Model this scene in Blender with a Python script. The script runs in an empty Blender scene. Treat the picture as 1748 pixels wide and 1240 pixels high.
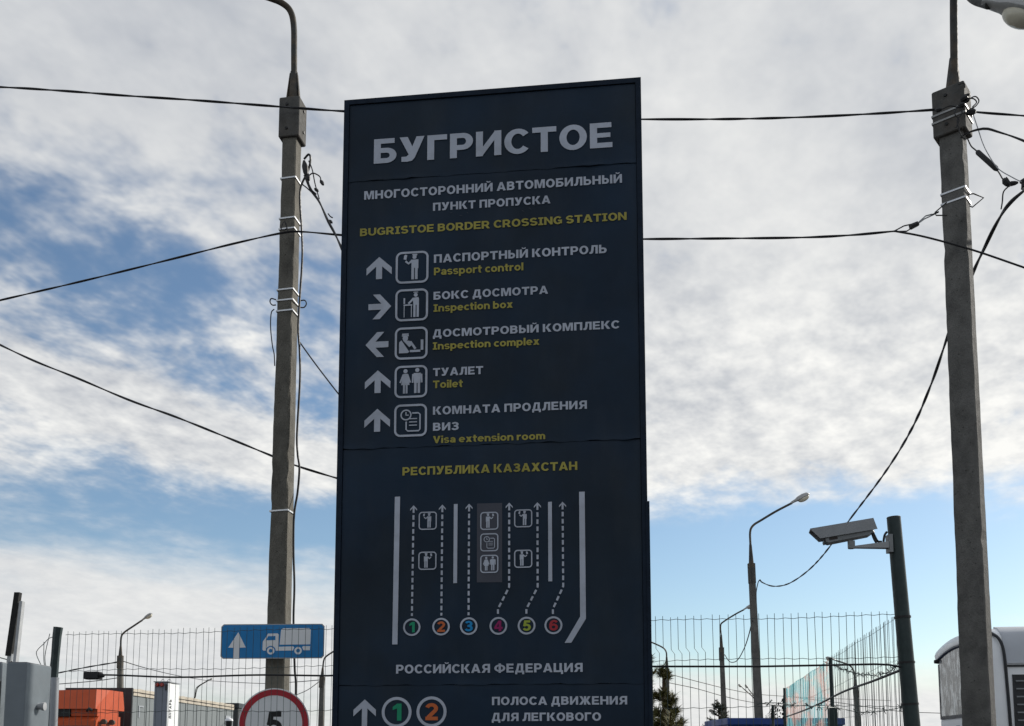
import bpy, math, random
from mathutils import Vector, Matrix
random.seed(7)
sc = bpy.context.scene
COL = sc.collection
rad = math.radians

# ------------------------------------------------------------------ camera
FPX, CX, CY, TP = 1700.0, 874.0, 1090.0, 0.1126      # focal length, principal point (the photo is the upper crop of a phone picture), tan(pitch)
PITCH = math.atan(TP)
CAM = Vector((0, 0, 1.6))
cd = bpy.data.cameras.new('camera')
cam = bpy.data.objects.new('camera', cd)
COL.objects.link(cam)
cam.location = CAM
cam.rotation_euler = (math.pi / 2 + PITCH, 0, 0)
cd.sensor_fit = 'HORIZONTAL'
cd.sensor_width = 36.0
cd.lens = 36.0 * FPX / 1748.0
cd.shift_y = (CY - 620.0) / 1748.0
cd.clip_start = 0.05
cd.clip_end = 3000
sc.camera = cam

# ------------------------------------------------------------------ sky + sun
SUN_AZ, SUN_EL = rad(57), rad(32)                      # to the right of and ahead of the viewer
SUN_DIR = Vector((math.sin(SUN_AZ) * math.cos(SUN_EL), math.cos(SUN_AZ) * math.cos(SUN_EL), math.sin(SUN_EL)))
world = bpy.data.worlds.new('World')
sc.world = world
world.use_nodes = True
world.cycles.sampling_method = 'MANUAL'
world.cycles.sample_map_resolution = 256


def build_world():
    nt = world.node_tree
    nt.nodes.clear()
    L = nt.links.new

    def put(sock, v):
        if isinstance(v, (int, float)):
            sock.default_value = v
        else:
            L(v, sock)

    def M(op, a, b=0.0, c=0.0, clamp=False):
        n = nt.nodes.new('ShaderNodeMath')
        n.operation = op
        n.use_clamp = clamp
        put(n.inputs[0], a)
        put(n.inputs[1], b)
        if len(n.inputs) > 2:
            put(n.inputs[2], c)
        return n.outputs[0]

    def noise(vec, scale, detail=6, rough=.55, dist=0.0):
        n = nt.nodes.new('ShaderNodeTexNoise')
        L(vec, n.inputs['Vector'])
        n.inputs['Scale'].default_value = scale
        n.inputs['Detail'].default_value = detail
        n.inputs['Roughness'].default_value = rough
        n.inputs['Distortion'].default_value = dist
        return n.outputs['Fac']

    def sstep(x, a, b):
        n = nt.nodes.new('ShaderNodeMapRange')
        n.interpolation_type = 'SMOOTHSTEP'
        put(n.inputs[0], x)
        n.inputs[1].default_value = a
        n.inputs[2].default_value = b
        return n.outputs[0]

    def comb(x, y, z):
        n = nt.nodes.new('ShaderNodeCombineXYZ')
        put(n.inputs[0], x); put(n.inputs[1], y); put(n.inputs[2], z)
        return n.outputs[0]

    def mixc(f, a, b):
        n = nt.nodes.new('ShaderNodeMix')
        n.data_type = 'RGBA'
        put(n.inputs['Factor'], f)
        for s, v in ((n.inputs['A'], a), (n.inputs['B'], b)):
            if isinstance(v, tuple):
                s.default_value = (*v, 1)
            else:
                L(v, s)
        return n.outputs['Result']

    tc = nt.nodes.new('ShaderNodeTexCoord')
    sep = nt.nodes.new('ShaderNodeSeparateXYZ')
    L(tc.outputs['Generated'], sep.inputs[0])
    x, y, z = sep.outputs
    zc = M('ADD', M('MAXIMUM', z, 0.0), 0.22)               # cloud layer seen from below, curving down to the horizon
    u = M('DIVIDE', x, zc)
    v = M('DIVIDE', y, zc)
    uv = comb(u, v, 0.0)
    # rows of small clouds run diagonally over the layer
    ur = M('ADD', M('MULTIPLY', u, 0.88), M('MULTIPLY', v, -0.47))
    vr = M('ADD', M('MULTIPLY', v, 0.88), M('MULTIPLY', u, 0.47))
    rows = comb(M('MULTIPLY', ur, 1.0), M('MULTIPLY', vr, .80), 3.7)
    az = M('ARCTAN2', x, y)
    el = M('ARCSINE', z)

    def blob(a, e, sa, se, amp, tilt=0.0):
        da = M('SUBTRACT', az, rad(a))
        de = M('SUBTRACT', el, rad(e))
        if tilt:
            de = M('SUBTRACT', de, M('MULTIPLY', da, tilt))
        qa = M('MULTIPLY', da, 1 / rad(sa))
        qe = M('MULTIPLY', de, 1 / rad(se))
        r = M('ADD', M('MULTIPLY', qa, qa), M('MULTIPLY', qe, qe))
        return M('MULTIPLY', M('EXPONENT', M('MULTIPLY', r, -1.0)), amp)

    n_big = noise(uv, 1.3, 2, .5)
    n_row = noise(rows, 6.4, 4, .58, .3)
    n_fine = noise(rows, 21.0, 3, .6)
    n_streak = noise(comb(M('MULTIPLY', az, 1.0), M('ADD', M('MULTIPLY', el, 8.0), M('MULTIPLY', az, .7)), 1.3), 3.0, 4, .55, .25)
    cov = M('ADD', 0.56, M('MULTIPLY', M('SUBTRACT', n_big, 0.5), 0.5))
    for b in BLOBS:
        cov = M('ADD', cov, blob(*b))
    tex = M('ADD', M('MULTIPLY', M('SUBTRACT', n_row, 0.5), 1.6), M('MULTIPLY', M('SUBTRACT', n_fine, 0.5), 0.55))
    low = sstep(el, rad(17), rad(9))                        # low sky: flat streaky layers
    tex = M('ADD', M('MULTIPLY', tex, M('SUBTRACT', 1.0, M('MULTIPLY', low, .8))),
            M('MULTIPLY', M('MULTIPLY', M('SUBTRACT', n_streak, .5), .85), low))
    d = M('ADD', cov, tex)
    alpha = M('MULTIPLY', sstep(d, 0.05, 0.82), sstep(d, -.2, .5))
    # brightness of the cloud: thick parts greyer, small cells whiter, brighter towards the sun
    vd = nt.nodes.new('ShaderNodeVectorMath')
    vd.operation = 'DOT_PRODUCT'
    L(tc.outputs['Generated'], vd.inputs[0])
    vd.inputs[1].default_value = SUN_DIR
    fwd = M('POWER', M('MAXIMUM', vd.outputs['Value'], 0.0), 2.0)
    n_sh = noise(rows, 2.4, 2, .5)
    lit = M('ADD', M('MULTIPLY', M('SUBTRACT', n_sh, .5), 1.1), M('ADD', M('MULTIPLY', M('SUBTRACT', n_fine, .5), M('ADD', .42, M('MULTIPLY', sstep(el, rad(30), rad(21)), .80))), M('MULTIPLY', M('SUBTRACT', n_row, .5), .60)))
    lit = M('MULTIPLY', lit, M('SUBTRACT', 1.0, M('MULTIPLY', low, .7)))
    lit = M('ADD', M('ADD', lit, 0.25), M('MULTIPLY', fwd, 0.36))
    lit = M('ADD', lit, M('MULTIPLY', sstep(el, rad(30), rad(15)), 0.22))
    lit = M('ADD', lit, M('MULTIPLY', low, .10), clamp=True)
    cloud = mixc(lit, (4.0, 4.3, 4.85), (9.2, 9.15, 8.85))
    sky = nt.nodes.new('ShaderNodeTexSky')
    sky.sky_type = 'NISHITA'
    sky.sun_disc = False
    sky.sun_elevation = SUN_EL
    sky.sun_rotation = SUN_AZ
    sky.air_density = 1.0
    sky.dust_density = 0.6
    sky.ozone_density = 1.6
    hs = nt.nodes.new('ShaderNodeMix')
    hs.data_type = 'RGBA'
    hs.blend_type = 'MULTIPLY'
    hs.inputs['Factor'].default_value = 1.0
    L(sky.outputs[0], hs.inputs['A'])
    hs.inputs['B'].default_value = (SKYK[0], SKYK[1], SKYK[2], 1)
    col = mixc(alpha, hs.outputs['Result'], cloud)
    bg = nt.nodes.new('ShaderNodeBackground')
    bg.inputs['Strength'].default_value = 0.107
    L(col, bg.inputs['Color'])
    out = nt.nodes.new('ShaderNodeOutputWorld')
    L(bg.outputs[0], out.inputs[0])


# openings and banks of the cloud layer: azimuth, elevation, widths (degrees), amount
BLOBS = [(-20, 24.2, 12, 3.0, -.25, .05), (-24, 28.5, 9, 3.5, -.12), (-11.5, 21.5, 3.5, 3.5, -.18),
         (-21, 18.2, 8, 1.7, .55, -.22), (-12.5, 16.2, 5, 1.3, .48, -.1),
         (-17, 12.6, 20, 2.1, -.58), (-18, 6.2, 14, 2.5, .42),
         (17, 9.0, 14, 4.4, -.95), (22, 13.3, 9, 2.0, -.10),
         (17, 20, 15, 5.5, .58), (14, 31, 20, 9, .60), (24, 27, 6, 4, .30), (-14, 38, 18, 6, .42),
         (12, .6, 24, 2.3, .55)]
SKYK = (1.0, 1.08, 1.10)
build_world()
sl = bpy.data.lights.new('sun', 'SUN')
sl.energy = 4.4
sl.angle = rad(2.0)
sl.color = (1.0, .95, .87)
so = bpy.data.objects.new('sun', sl)
COL.objects.link(so)
so.rotation_euler = (-SUN_DIR).to_track_quat('-Z', 'Y').to_euler()
sc.view_settings.view_transform = 'Standard'
sc.view_settings.look = 'None'
sc.view_settings.exposure = 0.0
sc.view_settings.gamma = 1.0

# ------------------------------------------------------------------ helpers
_F = Vector((0, math.cos(PITCH), math.sin(PITCH)))
_U = Vector((0, -math.sin(PITCH), math.cos(PITCH)))


def ray(px, py):
    return Vector(((px - CX) / FPX, 0, 0)) - _U * ((py - CY) / FPX) + _F


def at(px, py, Y):
    """the world point seen at photo pixel (px, py) that lies Y metres ahead"""
    d = ray(px, py)
    return CAM + d * (Y / d.y)


class MB:
    def __init__(self, M=None):
        self.v, self.f, self.m, self.M = [], [], [], M

    def add(self, vs, fs, mi=0):
        o = len(self.v)
        for p in vs:
            p = Vector(p)
            self.v.append(self.M @ p if self.M else p)
        for f in fs:
            self.f.append([i + o for i in f])
            self.m.append(mi)

    def box(self, a, b, mi=0, M=None):
        x0, y0, z0 = a
        x1, y1, z1 = b
        vs = [Vector(p) for p in ((x0, y0, z0), (x1, y0, z0), (x1, y1, z0), (x0, y1, z0), (x0, y0, z1), (x1, y0, z1), (x1, y1, z1), (x0, y1, z1))]
        if M:
            vs = [M @ p for p in vs]
        self.add(vs, [(3, 2, 1, 0), (4, 5, 6, 7), (0, 1, 5, 4), (1, 2, 6, 5), (2, 3, 7, 6), (3, 0, 4, 7)], mi)

    def prism(self, pts, a, b, mi=0):
        """2-D outline pts; a, b: functions (x, y) -> point for the two caps"""
        n = len(pts)
        vs = [a(*p) for p in pts] + [b(*p) for p in pts]
        fs = [list(range(n))[::-1], list(range(n, 2 * n))]
        fs += [(i, (i + 1) % n, (i + 1) % n + n, i + n) for i in range(n)]
        self.add(vs, fs, mi)

    def bbox(self, a, b, bev=.01, mi=0):
        """box with chamfered edges"""
        x0, y0, z0 = a
        x1, y1, z1 = b
        c = bev
        o = [(x0 + c, y0), (x1 - c, y0), (x1, y0 + c), (x1, y1 - c), (x1 - c, y1), (x0 + c, y1), (x0, y1 - c), (x0, y0 + c)]
        i = [(x0 + c * 1.6, y0 + c * .9), (x1 - c * 1.6, y0 + c * .9), (x1 - c * .9, y0 + c * 1.6), (x1 - c * .9, y1 - c * 1.6), (x1 - c * 1.6, y1 - c * .9), (x0 + c * 1.6, y1 - c * .9), (x0 + c * .9, y1 - c * 1.6), (x0 + c * .9, y0 + c * 1.6)]
        vs = [(*p, z0) for p in i] + [(*p, z0 + c) for p in o] + [(*p, z1 - c) for p in o] + [(*p, z1) for p in i]
        fs = [list(range(8))[::-1], list(range(24, 32))]
        for k in range(3):
            fs += [(8 * k + j, 8 * k + (j + 1) % 8, 8 * k + 8 + (j + 1) % 8, 8 * k + 8 + j) for j in range(8)]
        self.add(vs, fs, mi)

    def tube(self, pts, r, n=8, caps=True, mi=0):
        pts = [Vector(p) for p in pts]
        N = len(pts)
        rs = r if isinstance(r, (list, tuple)) else [r] * N
        t0 = (pts[1] - pts[0]).normalized()
        ref = Vector((0, 0, 1)) if abs(t0.z) < .9 else Vector((1, 0, 0))
        nrm = t0.cross(ref).normalized()
        vs = []
        for i in range(N):
            t = (pts[min(i + 1, N - 1)] - pts[max(i - 1, 0)]).normalized()
            nrm = (nrm - t * nrm.dot(t)).normalized()
            bn = t.cross(nrm)
            for k in range(n):
                a = 2 * math.pi * k / n
                vs.append(pts[i] + (nrm * math.cos(a) + bn * math.sin(a)) * rs[i])
        fs = []
        for i in range(N - 1):
            for k in range(n):
                fs.append((i * n + k, i * n + (k + 1) % n, (i + 1) * n + (k + 1) % n, (i + 1) * n + k))
        if caps:
            fs.append(list(range(n))[::-1])
            fs.append(list(range((N - 1) * n, N * n)))
        self.add(vs, fs, mi)

    def ellipsoid(self, c, rx, ry, rz, R=None, nu=12, nv=8, mi=0, zmin=-1.0):
        vs, fs = [], []
        c = Vector(c)
        for j in range(nv + 1):
            t = math.pi * j / nv
            zz = max(math.cos(t), zmin)
            for i in range(nu):
                a = 2 * math.pi * i / nu
                p = Vector((rx * math.sin(t) * math.cos(a), ry * math.sin(t) * math.sin(a), rz * zz))
                vs.append(c + (R @ p if R else p))
        for j in range(nv):
            for i in range(nu):
                fs.append((j * nu + i, j * nu + (i + 1) % nu, (j + 1) * nu + (i + 1) % nu, (j + 1) * nu + i))
        self.add(vs, fs, mi)

    def build(self, name, mats, parent=None, smooth=False, origin=None):
        me = bpy.data.meshes.new(name)
        org = Vector(origin) if origin is not None else (parent_origin(parent) if parent else Vector((0, 0, 0)))
        me.from_pydata([p - org for p in self.v], [], self.f)
        if not isinstance(mats, (list, tuple)):
            mats = [mats]
        for m in mats:
            me.materials.append(m)
        me.polygons.foreach_set('material_index', self.m)
        if smooth:
            me.polygons.foreach_set('use_smooth', [True] * len(me.polygons))
        me.update()
        o = bpy.data.objects.new(name, me)
        COL.objects.link(o)
        if parent:
            o.parent = parent
        else:
            o.location = org
        if smooth:
            try:
                me.set_sharp_from_angle(angle=rad(38))
            except Exception:
                pass
        return o


ORG = {}


def parent_origin(p):
    o = Vector((0, 0, 0))
    while p is not None:
        o += p.location
        p = p.parent
    return o


def tag(o, label, cat, group=None):
    o['label'] = label
    o['category'] = cat
    if group:
        o['group'] = group
    return o


def thing(name, label, cat, loc, group=None):
    o = bpy.data.objects.new(name, None)
    o.empty_display_size = .1
    o.location = loc
    COL.objects.link(o)
    return tag(o, label, cat, group)


def catmull(pts, step=6):
    pts = [Vector(p) for p in pts]
    if len(pts) < 3:
        return [pts[0].lerp(pts[1], i / step) for i in range(step + 1)]
    P = [2 * pts[0] - pts[1]] + pts + [2 * pts[-1] - pts[-2]]
    out = []
    for i in range(1, len(P) - 2):
        a, b, c, d = P[i - 1:i + 3]
        for k in range(step):
            t = k / step
            out.append(.5 * (2 * b + (c - a) * t + (2 * a - 5 * b + 4 * c - d) * t * t + (3 * b - a - 3 * c + d) * t ** 3))
    out.append(pts[-1])
    return out


def resample(path, d):
    out = [path[0]]
    acc = 0
    for a, b in zip(path, path[1:]):
        L = (b - a).length
        if L == 0:
            continue
        s = d - acc
        while s <= L:
            out.append(a.lerp(b, s / L))
            s += d
        acc = (acc + L) % d
    out.append(path[-1])
    return out


# ------------------------------------------------------------------ materials
MAT = {}


def mat(name, col, rough=.6, metal=0.0, spec=.4, var=.12, vscale=6.0, bump=0.0, bscale=40.0, col2=None, c2scale=2.0, c2lo=.45, c2hi=.65, stretch=None, coat=0.0, trans=0.0):
    m = bpy.data.materials.new(name)
    m.use_nodes = True
    nt = m.node_tree
    L = nt.links.new
    b = nt.nodes['Principled BSDF']
    b.inputs['Roughness'].default_value = rough
    b.inputs['Metallic'].default_value = metal
    b.inputs['Specular IOR Level'].default_value = spec
    b.inputs['Coat Weight'].default_value = coat
    if trans:
        b.inputs['Transmission Weight'].default_value = trans
    tc = nt.nodes.new('ShaderNodeTexCoord')
    vec = tc.outputs['Object']
    if stretch:
        mp = nt.nodes.new('ShaderNodeMapping')
        mp.inputs['Scale'].default_value = stretch
        L(vec, mp.inputs[0])
        vec = mp.outputs[0]

    def nz(scale, detail=6):
        n = nt.nodes.new('ShaderNodeTexNoise')
        n.inputs['Scale'].default_value = scale
        n.inputs['Detail'].default_value = detail
        n.inputs['Roughness'].default_value = .6
        L(vec, n.inputs['Vector'])
        return n.outputs['Fac']

    def mr(x, a, b_, c, d):
        n = nt.nodes.new('ShaderNodeMapRange')
        L(x, n.inputs[0])
        for i, q in enumerate((a, b_, c, d)):
            n.inputs[i + 1].default_value = q
        return n.outputs[0]

    base = None
    if col2:
        mx = nt.nodes.new('ShaderNodeMix')
        mx.data_type = 'RGBA'
        L(mr(nz(c2scale), c2lo, c2hi, 0, 1), mx.inputs['Factor'])
        mx.inputs['A'].default_value = (*col, 1)
        mx.inputs['B'].default_value = (*col2, 1)
        base = mx.outputs['Result']
    vm = nt.nodes.new('ShaderNodeMix')
    vm.data_type = 'RGBA'
    vm.blend_type = 'MULTIPLY'
    vm.inputs['Factor'].default_value = 1
    if base:
        L(base, vm.inputs['A'])
    else:
        vm.inputs['A'].default_value = (*col, 1)
    L(mr(nz(vscale), .25, .75, 1 - var, 1 + var), vm.inputs['B'])
    L(vm.outputs['Result'], b.inputs['Base Color'])
    L(mr(nz(vscale * 2.3), .3, .7, max(0, rough - .1), min(1, rough + .1)), b.inputs['Roughness'])
    if bump:
        bp = nt.nodes.new('ShaderNodeBump')
        bp.inputs['Strength'].default_value = bump
        bp.inputs['Distance'].default_value = .01
        L(nz(bscale, 8), bp.inputs['Height'])
        L(bp.outputs[0], b.inputs['Normal'])
    MAT[name] = m
    return m


def concrete(name, col, dark, pit=True):
    m = mat(name, col, .92, 0, .22, .26, 9, .9, 55, dark, 2.6, .5, .7, stretch=(1.1, 1.1, .75))
    if pit:
        nt = m.node_tree
        L = nt.links.new
        b = nt.nodes['Principled BSDF']
        tc = nt.nodes.new('ShaderNodeTexCoord')
        vo = nt.nodes.new('ShaderNodeTexVoronoi')
        vo.inputs['Scale'].default_value = 17
        L(tc.outputs['Object'], vo.inputs['Vector'])
        mr = nt.nodes.new('ShaderNodeMapRange')
        L(vo.outputs['Distance'], mr.inputs[0])
        mr.inputs[1].default_value = .06
        mr.inputs[2].default_value = .16
        mr.inputs[3].default_value = .42
        mr.inputs[4].default_value = 1.0
        mx = nt.nodes.new('ShaderNodeMix')
        mx.data_type = 'RGBA'
        mx.blend_type = 'MULTIPLY'
        mx.inputs['Factor'].default_value = .8
        src = b.inputs['Base Color'].links[0].from_socket
        L(src, mx.inputs['A'])
        L(mr.outputs[0], mx.inputs['B'])
        L(mx.outputs['Result'], b.inputs['Base Color'])
    return m


concrete('concrete_warm', (.140, .132, .113), (.088, .083, .073))
concrete('concrete_grey', (.140, .136, .127), (.085, .083, .08))
concrete('concrete_far', (.13, .125, .115), (.09, .088, .08), pit=False)
mat('asphalt', (.05, .05, .052), .9, 0, .3, .25, 3, .5, 90)
mat('sign_navy', (.009, .023, .045), .5, 0, .16, .30, .9, .10, 9, (.010, .019, .031), .8, .4, .6)
mat('sign_frame', (.009, .017, .031), .6, 0, .12, .3, 9, .1, 30)
# weathering of the vinyl: faint pale dust runs and dull patches
_m = MAT['sign_navy']
_nt = _m.node_tree
_b = _nt.nodes['Principled BSDF']
_tc = _nt.nodes.new('ShaderNodeTexCoord')
_mp = _nt.nodes.new('ShaderNodeMapping')
_mp.inputs['Scale'].default_value = (2.4, 2.4, .7)
_nt.links.new(_tc.outputs['Object'], _mp.inputs[0])
_n1 = _nt.nodes.new('ShaderNodeTexNoise')
_n1.inputs['Scale'].default_value = 2.2
_n1.inputs['Detail'].default_value = 7
_nt.links.new(_mp.outputs[0], _n1.inputs['Vector'])
_r1 = _nt.nodes.new('ShaderNodeMapRange')
_nt.links.new(_n1.outputs['Fac'], _r1.inputs[0])
_r1.inputs[1].default_value, _r1.inputs[2].default_value, _r1.inputs[3].default_value, _r1.inputs[4].default_value = .48, .8, 0, .10
_x1 = _nt.nodes.new('ShaderNodeMix')
_x1.data_type = 'RGBA'
_nt.links.new(_r1.outputs[0], _x1.inputs['Factor'])
_nt.links.new(_b.inputs['Base Color'].links[0].from_socket, _x1.inputs['A'])
_x1.inputs['B'].default_value = (.085, .09, .095, 1)
_nt.links.new(_x1.outputs['Result'], _b.inputs['Base Color'])
mat('print_white', (.42, .455, .53), .5, 0, .3, .18, 3.0, 0, 10, (.33, .355, .41), 6, .5, .68)
mat('print_yellow', (.33, .29, .06), .55, 0, .25, .18, 4)
mat('print_grey', (.060, .064, .082), .55, 0, .25, .06, 5)
for n_, c_ in (('green', (.01, .26, .13)), ('orange', (.50, .12, .035)), ('blue', (.005, .22, .50)), ('magenta', (.26, .012, .10)), ('lime', (.30, .36, .045)), ('red', (.36, .03, .04))):
    mat('print_' + n_, c_, .55, 0, .25, .08, 6)
mat('galv', (.33, .34, .35), .5, .55, .5, .25, 14, .15, 60)
mat('galv_pale', (.40, .41, .42), .55, .2, .5, .15, 10, .1, 50)
mat('strap', (.72, .73, .74), .4, .35, .5, .1, 20)
mat('dark_steel', (.065, .065, .062), .7, .1, .2, .3, 12, .3, 60, (.11, .085, .06), 5)
mat('clamp_paint', (.10, .098, .093), .85, 0, .15, .3, 9, .35, 40, (.10, .09, .08), 4)
mat('lamp_body', (.36, .36, .35), .55, .2, .4, .2, 14)
mat('lamp_glass', (.62, .58, .46), .25, 0, .5, .1, 10)
mat('cable', (.012, .012, .014), .55, 0, .4, .3, 20)
mat('cable_brown', (.03, .020, .016), .6, 0, .4, .3, 20)
mat('wire_green', (.055, .078, .075), .5, .3, .4, .3, 16)
_m = mat('wire_moire', (.58, .88, .90), .5, 0, .3, .1, 3, 0, 10, (.97, .82, .77), 2.6, .47, .53)  # cyan and pink moire shimmer painted into the wire colour
_nt = _m.node_tree
_gp = _nt.nodes.new('ShaderNodeNewGeometry')
for _n in _nt.nodes:
    if _n.type == 'TEX_NOISE':
        _sc = _nt.nodes.new('ShaderNodeVectorMath')
        _sc.operation = 'MULTIPLY'
        _sc.inputs[1].default_value = (.3, .3, 1)
        _nt.links.new(_gp.outputs['Position'], _sc.inputs[0])
        _nt.links.new(_sc.outputs[0], _n.inputs['Vector'])
_b = _nt.nodes['Principled BSDF']
_tl = _nt.nodes.new('ShaderNodeBsdfTranslucent')
_mx = _nt.nodes.new('ShaderNodeMixShader')
_mx.inputs[0].default_value = .6
_nt.links.new(_b.inputs['Base Color'].links[0].from_socket, _tl.inputs['Color'])
_nt.links.new(_b.outputs[0], _mx.inputs[1])
_nt.links.new(_tl.outputs[0], _mx.inputs[2])
_nt.links.new(_mx.outputs[0], _nt.nodes['Material Output'].inputs['Surface'])
mat('post_green', (.020, .034, .034), .5, .1, .4, .25, 8, .15, 60)
mat('pillar_grey', (.16, .185, .205), .45, .15, .4, .08, 5, .06, 30)
mat('post_white', (.34, .36, .385), .45, .1, .4, .08, 5)
mat('road_blue', (.001, .21, .53), .4, 0, .4, .08, 5)
mat('road_white', (.86, .87, .88), .45, 0, .4, .05, 6)
mat('road_red', (.46, .012, .028), .45, 0, .4, .06, 6)
mat('black', (.012, .012, .013), .55, 0, .4, .2, 10)
mat('cctv_grey', (.27, .28, .29), .5, .1, .4, .1, 10)
mat('cctv_body', (.19, .20, .205), .5, .1, .4, .1, 10)
mat('glass_dark', (.01, .012, .014), .12, 0, .6, .1, 8)
mat('truck_orange', (.46, .080, .027), .5, 0, .2, .10, 1.2, .05, 20)
mat('trailer_grey', (.19, .21, .215), .6, .1, .35, .10, .6, .08, 4)
mat('trailer_dark', (.045, .046, .05), .7, 0, .3, .2, 1.5)
mat('tarp_cream', (.50, .45, .37), .75, 0, .3, .16, 3, .2, 8)
mat('truck_charcoal', (.05, .053, .055), .6, 0, .35, .2, 2)
mat('monitor_white', (.78, .80, .80), .5, 0, .4, .05, 4)
mat('monitor_grey', (.22, .24, .28), .55, .1, .4, .1, 4)
mat('lens_red', (.40, .035, .02), .25, 0, .5, .1, 10)
mat('bus_white', (.84, .85, .86), .38, .05, .5, .07, .9, .03, 6)
mat('bus_grey', (.42, .44, .47), .42, .15, .5, .08, 1.2)
mat('bus_black', (.016, .018, .022), .4, 0, .4, .2, 10)
mat('cabin_blue', (.012, .045, .20), .5, .1, .4, .15, 1.5)
mat('bark', (.09, .06, .04), .9, 0, .2, .3, 8, .6, 30)
mat('needle_pine', (.10, .095, .028), .7, 0, .25, .5, 6, 0, 10, (.16, .14, .045), 9, .5, .7)
mat('needle_spruce', (.030, .042, .024), .75, 0, .25, .3, 3)
mat('net_black', (.015, .016, .018), .85, 0, .2, .2, 9)
mat('dome_white', (.75, .76, .78), .35, 0, .5, .05, 9)
mat('rubber', (.02, .02, .02), .8, 0, .3, .2, 10)
# bus rear glass: dark tinted pane with blotchy tree reflections painted into its colour
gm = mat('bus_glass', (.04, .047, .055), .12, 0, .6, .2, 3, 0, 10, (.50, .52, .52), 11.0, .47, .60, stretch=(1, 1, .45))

# ------------------------------------------------------------------ ground
g = MB()
N = 24
gx = [-900 + 1800 * i / N for i in range(N + 1)]
g.add([(x, y, 0) for y in gx for x in gx], [(j * (N + 1) + i, j * (N + 1) + i + 1, (j + 1) * (N + 1) + i + 1, (j + 1) * (N + 1) + i) for j in range(N) for i in range(N)])
o = g.build('ground', MAT['asphalt'])
o['kind'] = 'structure'
k = MB()
k.bbox((-9, 6.3, -.1), (9, 6.45, .13), .02)
o = k.build('kerb', MAT['concrete_far'])
o['kind'] = 'structure'

# ------------------------------------------------------------------ lettering: own heavy grotesque drawn from strokes (cap height 100)


def arc(cx, cy, rx, ry, a0, a1, n=14):
    return [(cx + rx * math.cos(rad(a0 + (a1 - a0) * i / n)), cy + ry * math.sin(rad(a0 + (a1 - a0) * i / n))) for i in range(n + 1)]


def R_(x0, y0, x1, y1):
    return ('p', [(x0, y0), (x1, y0), (x1, y1), (x0, y1)])


def P_(*pts):
    return ('p', list(pts))


def S_(pts, hx=13.0, hy=10.0, closed=False):
    return ('s', pts, hx, hy, closed)


def O_(cx, cy, rx, ry, hx=13.0, hy=10.0):
    return ('s', arc(cx, cy, rx, ry, 0, 360, 28)[:-1], hx, hy, True)


def mirror(items, W):
    out = []
    for it in items:
        q = [(W - x, y) for x, y in it[1]]
        out.append((it[0], q) + tuple(it[2:]))
    return out


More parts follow.
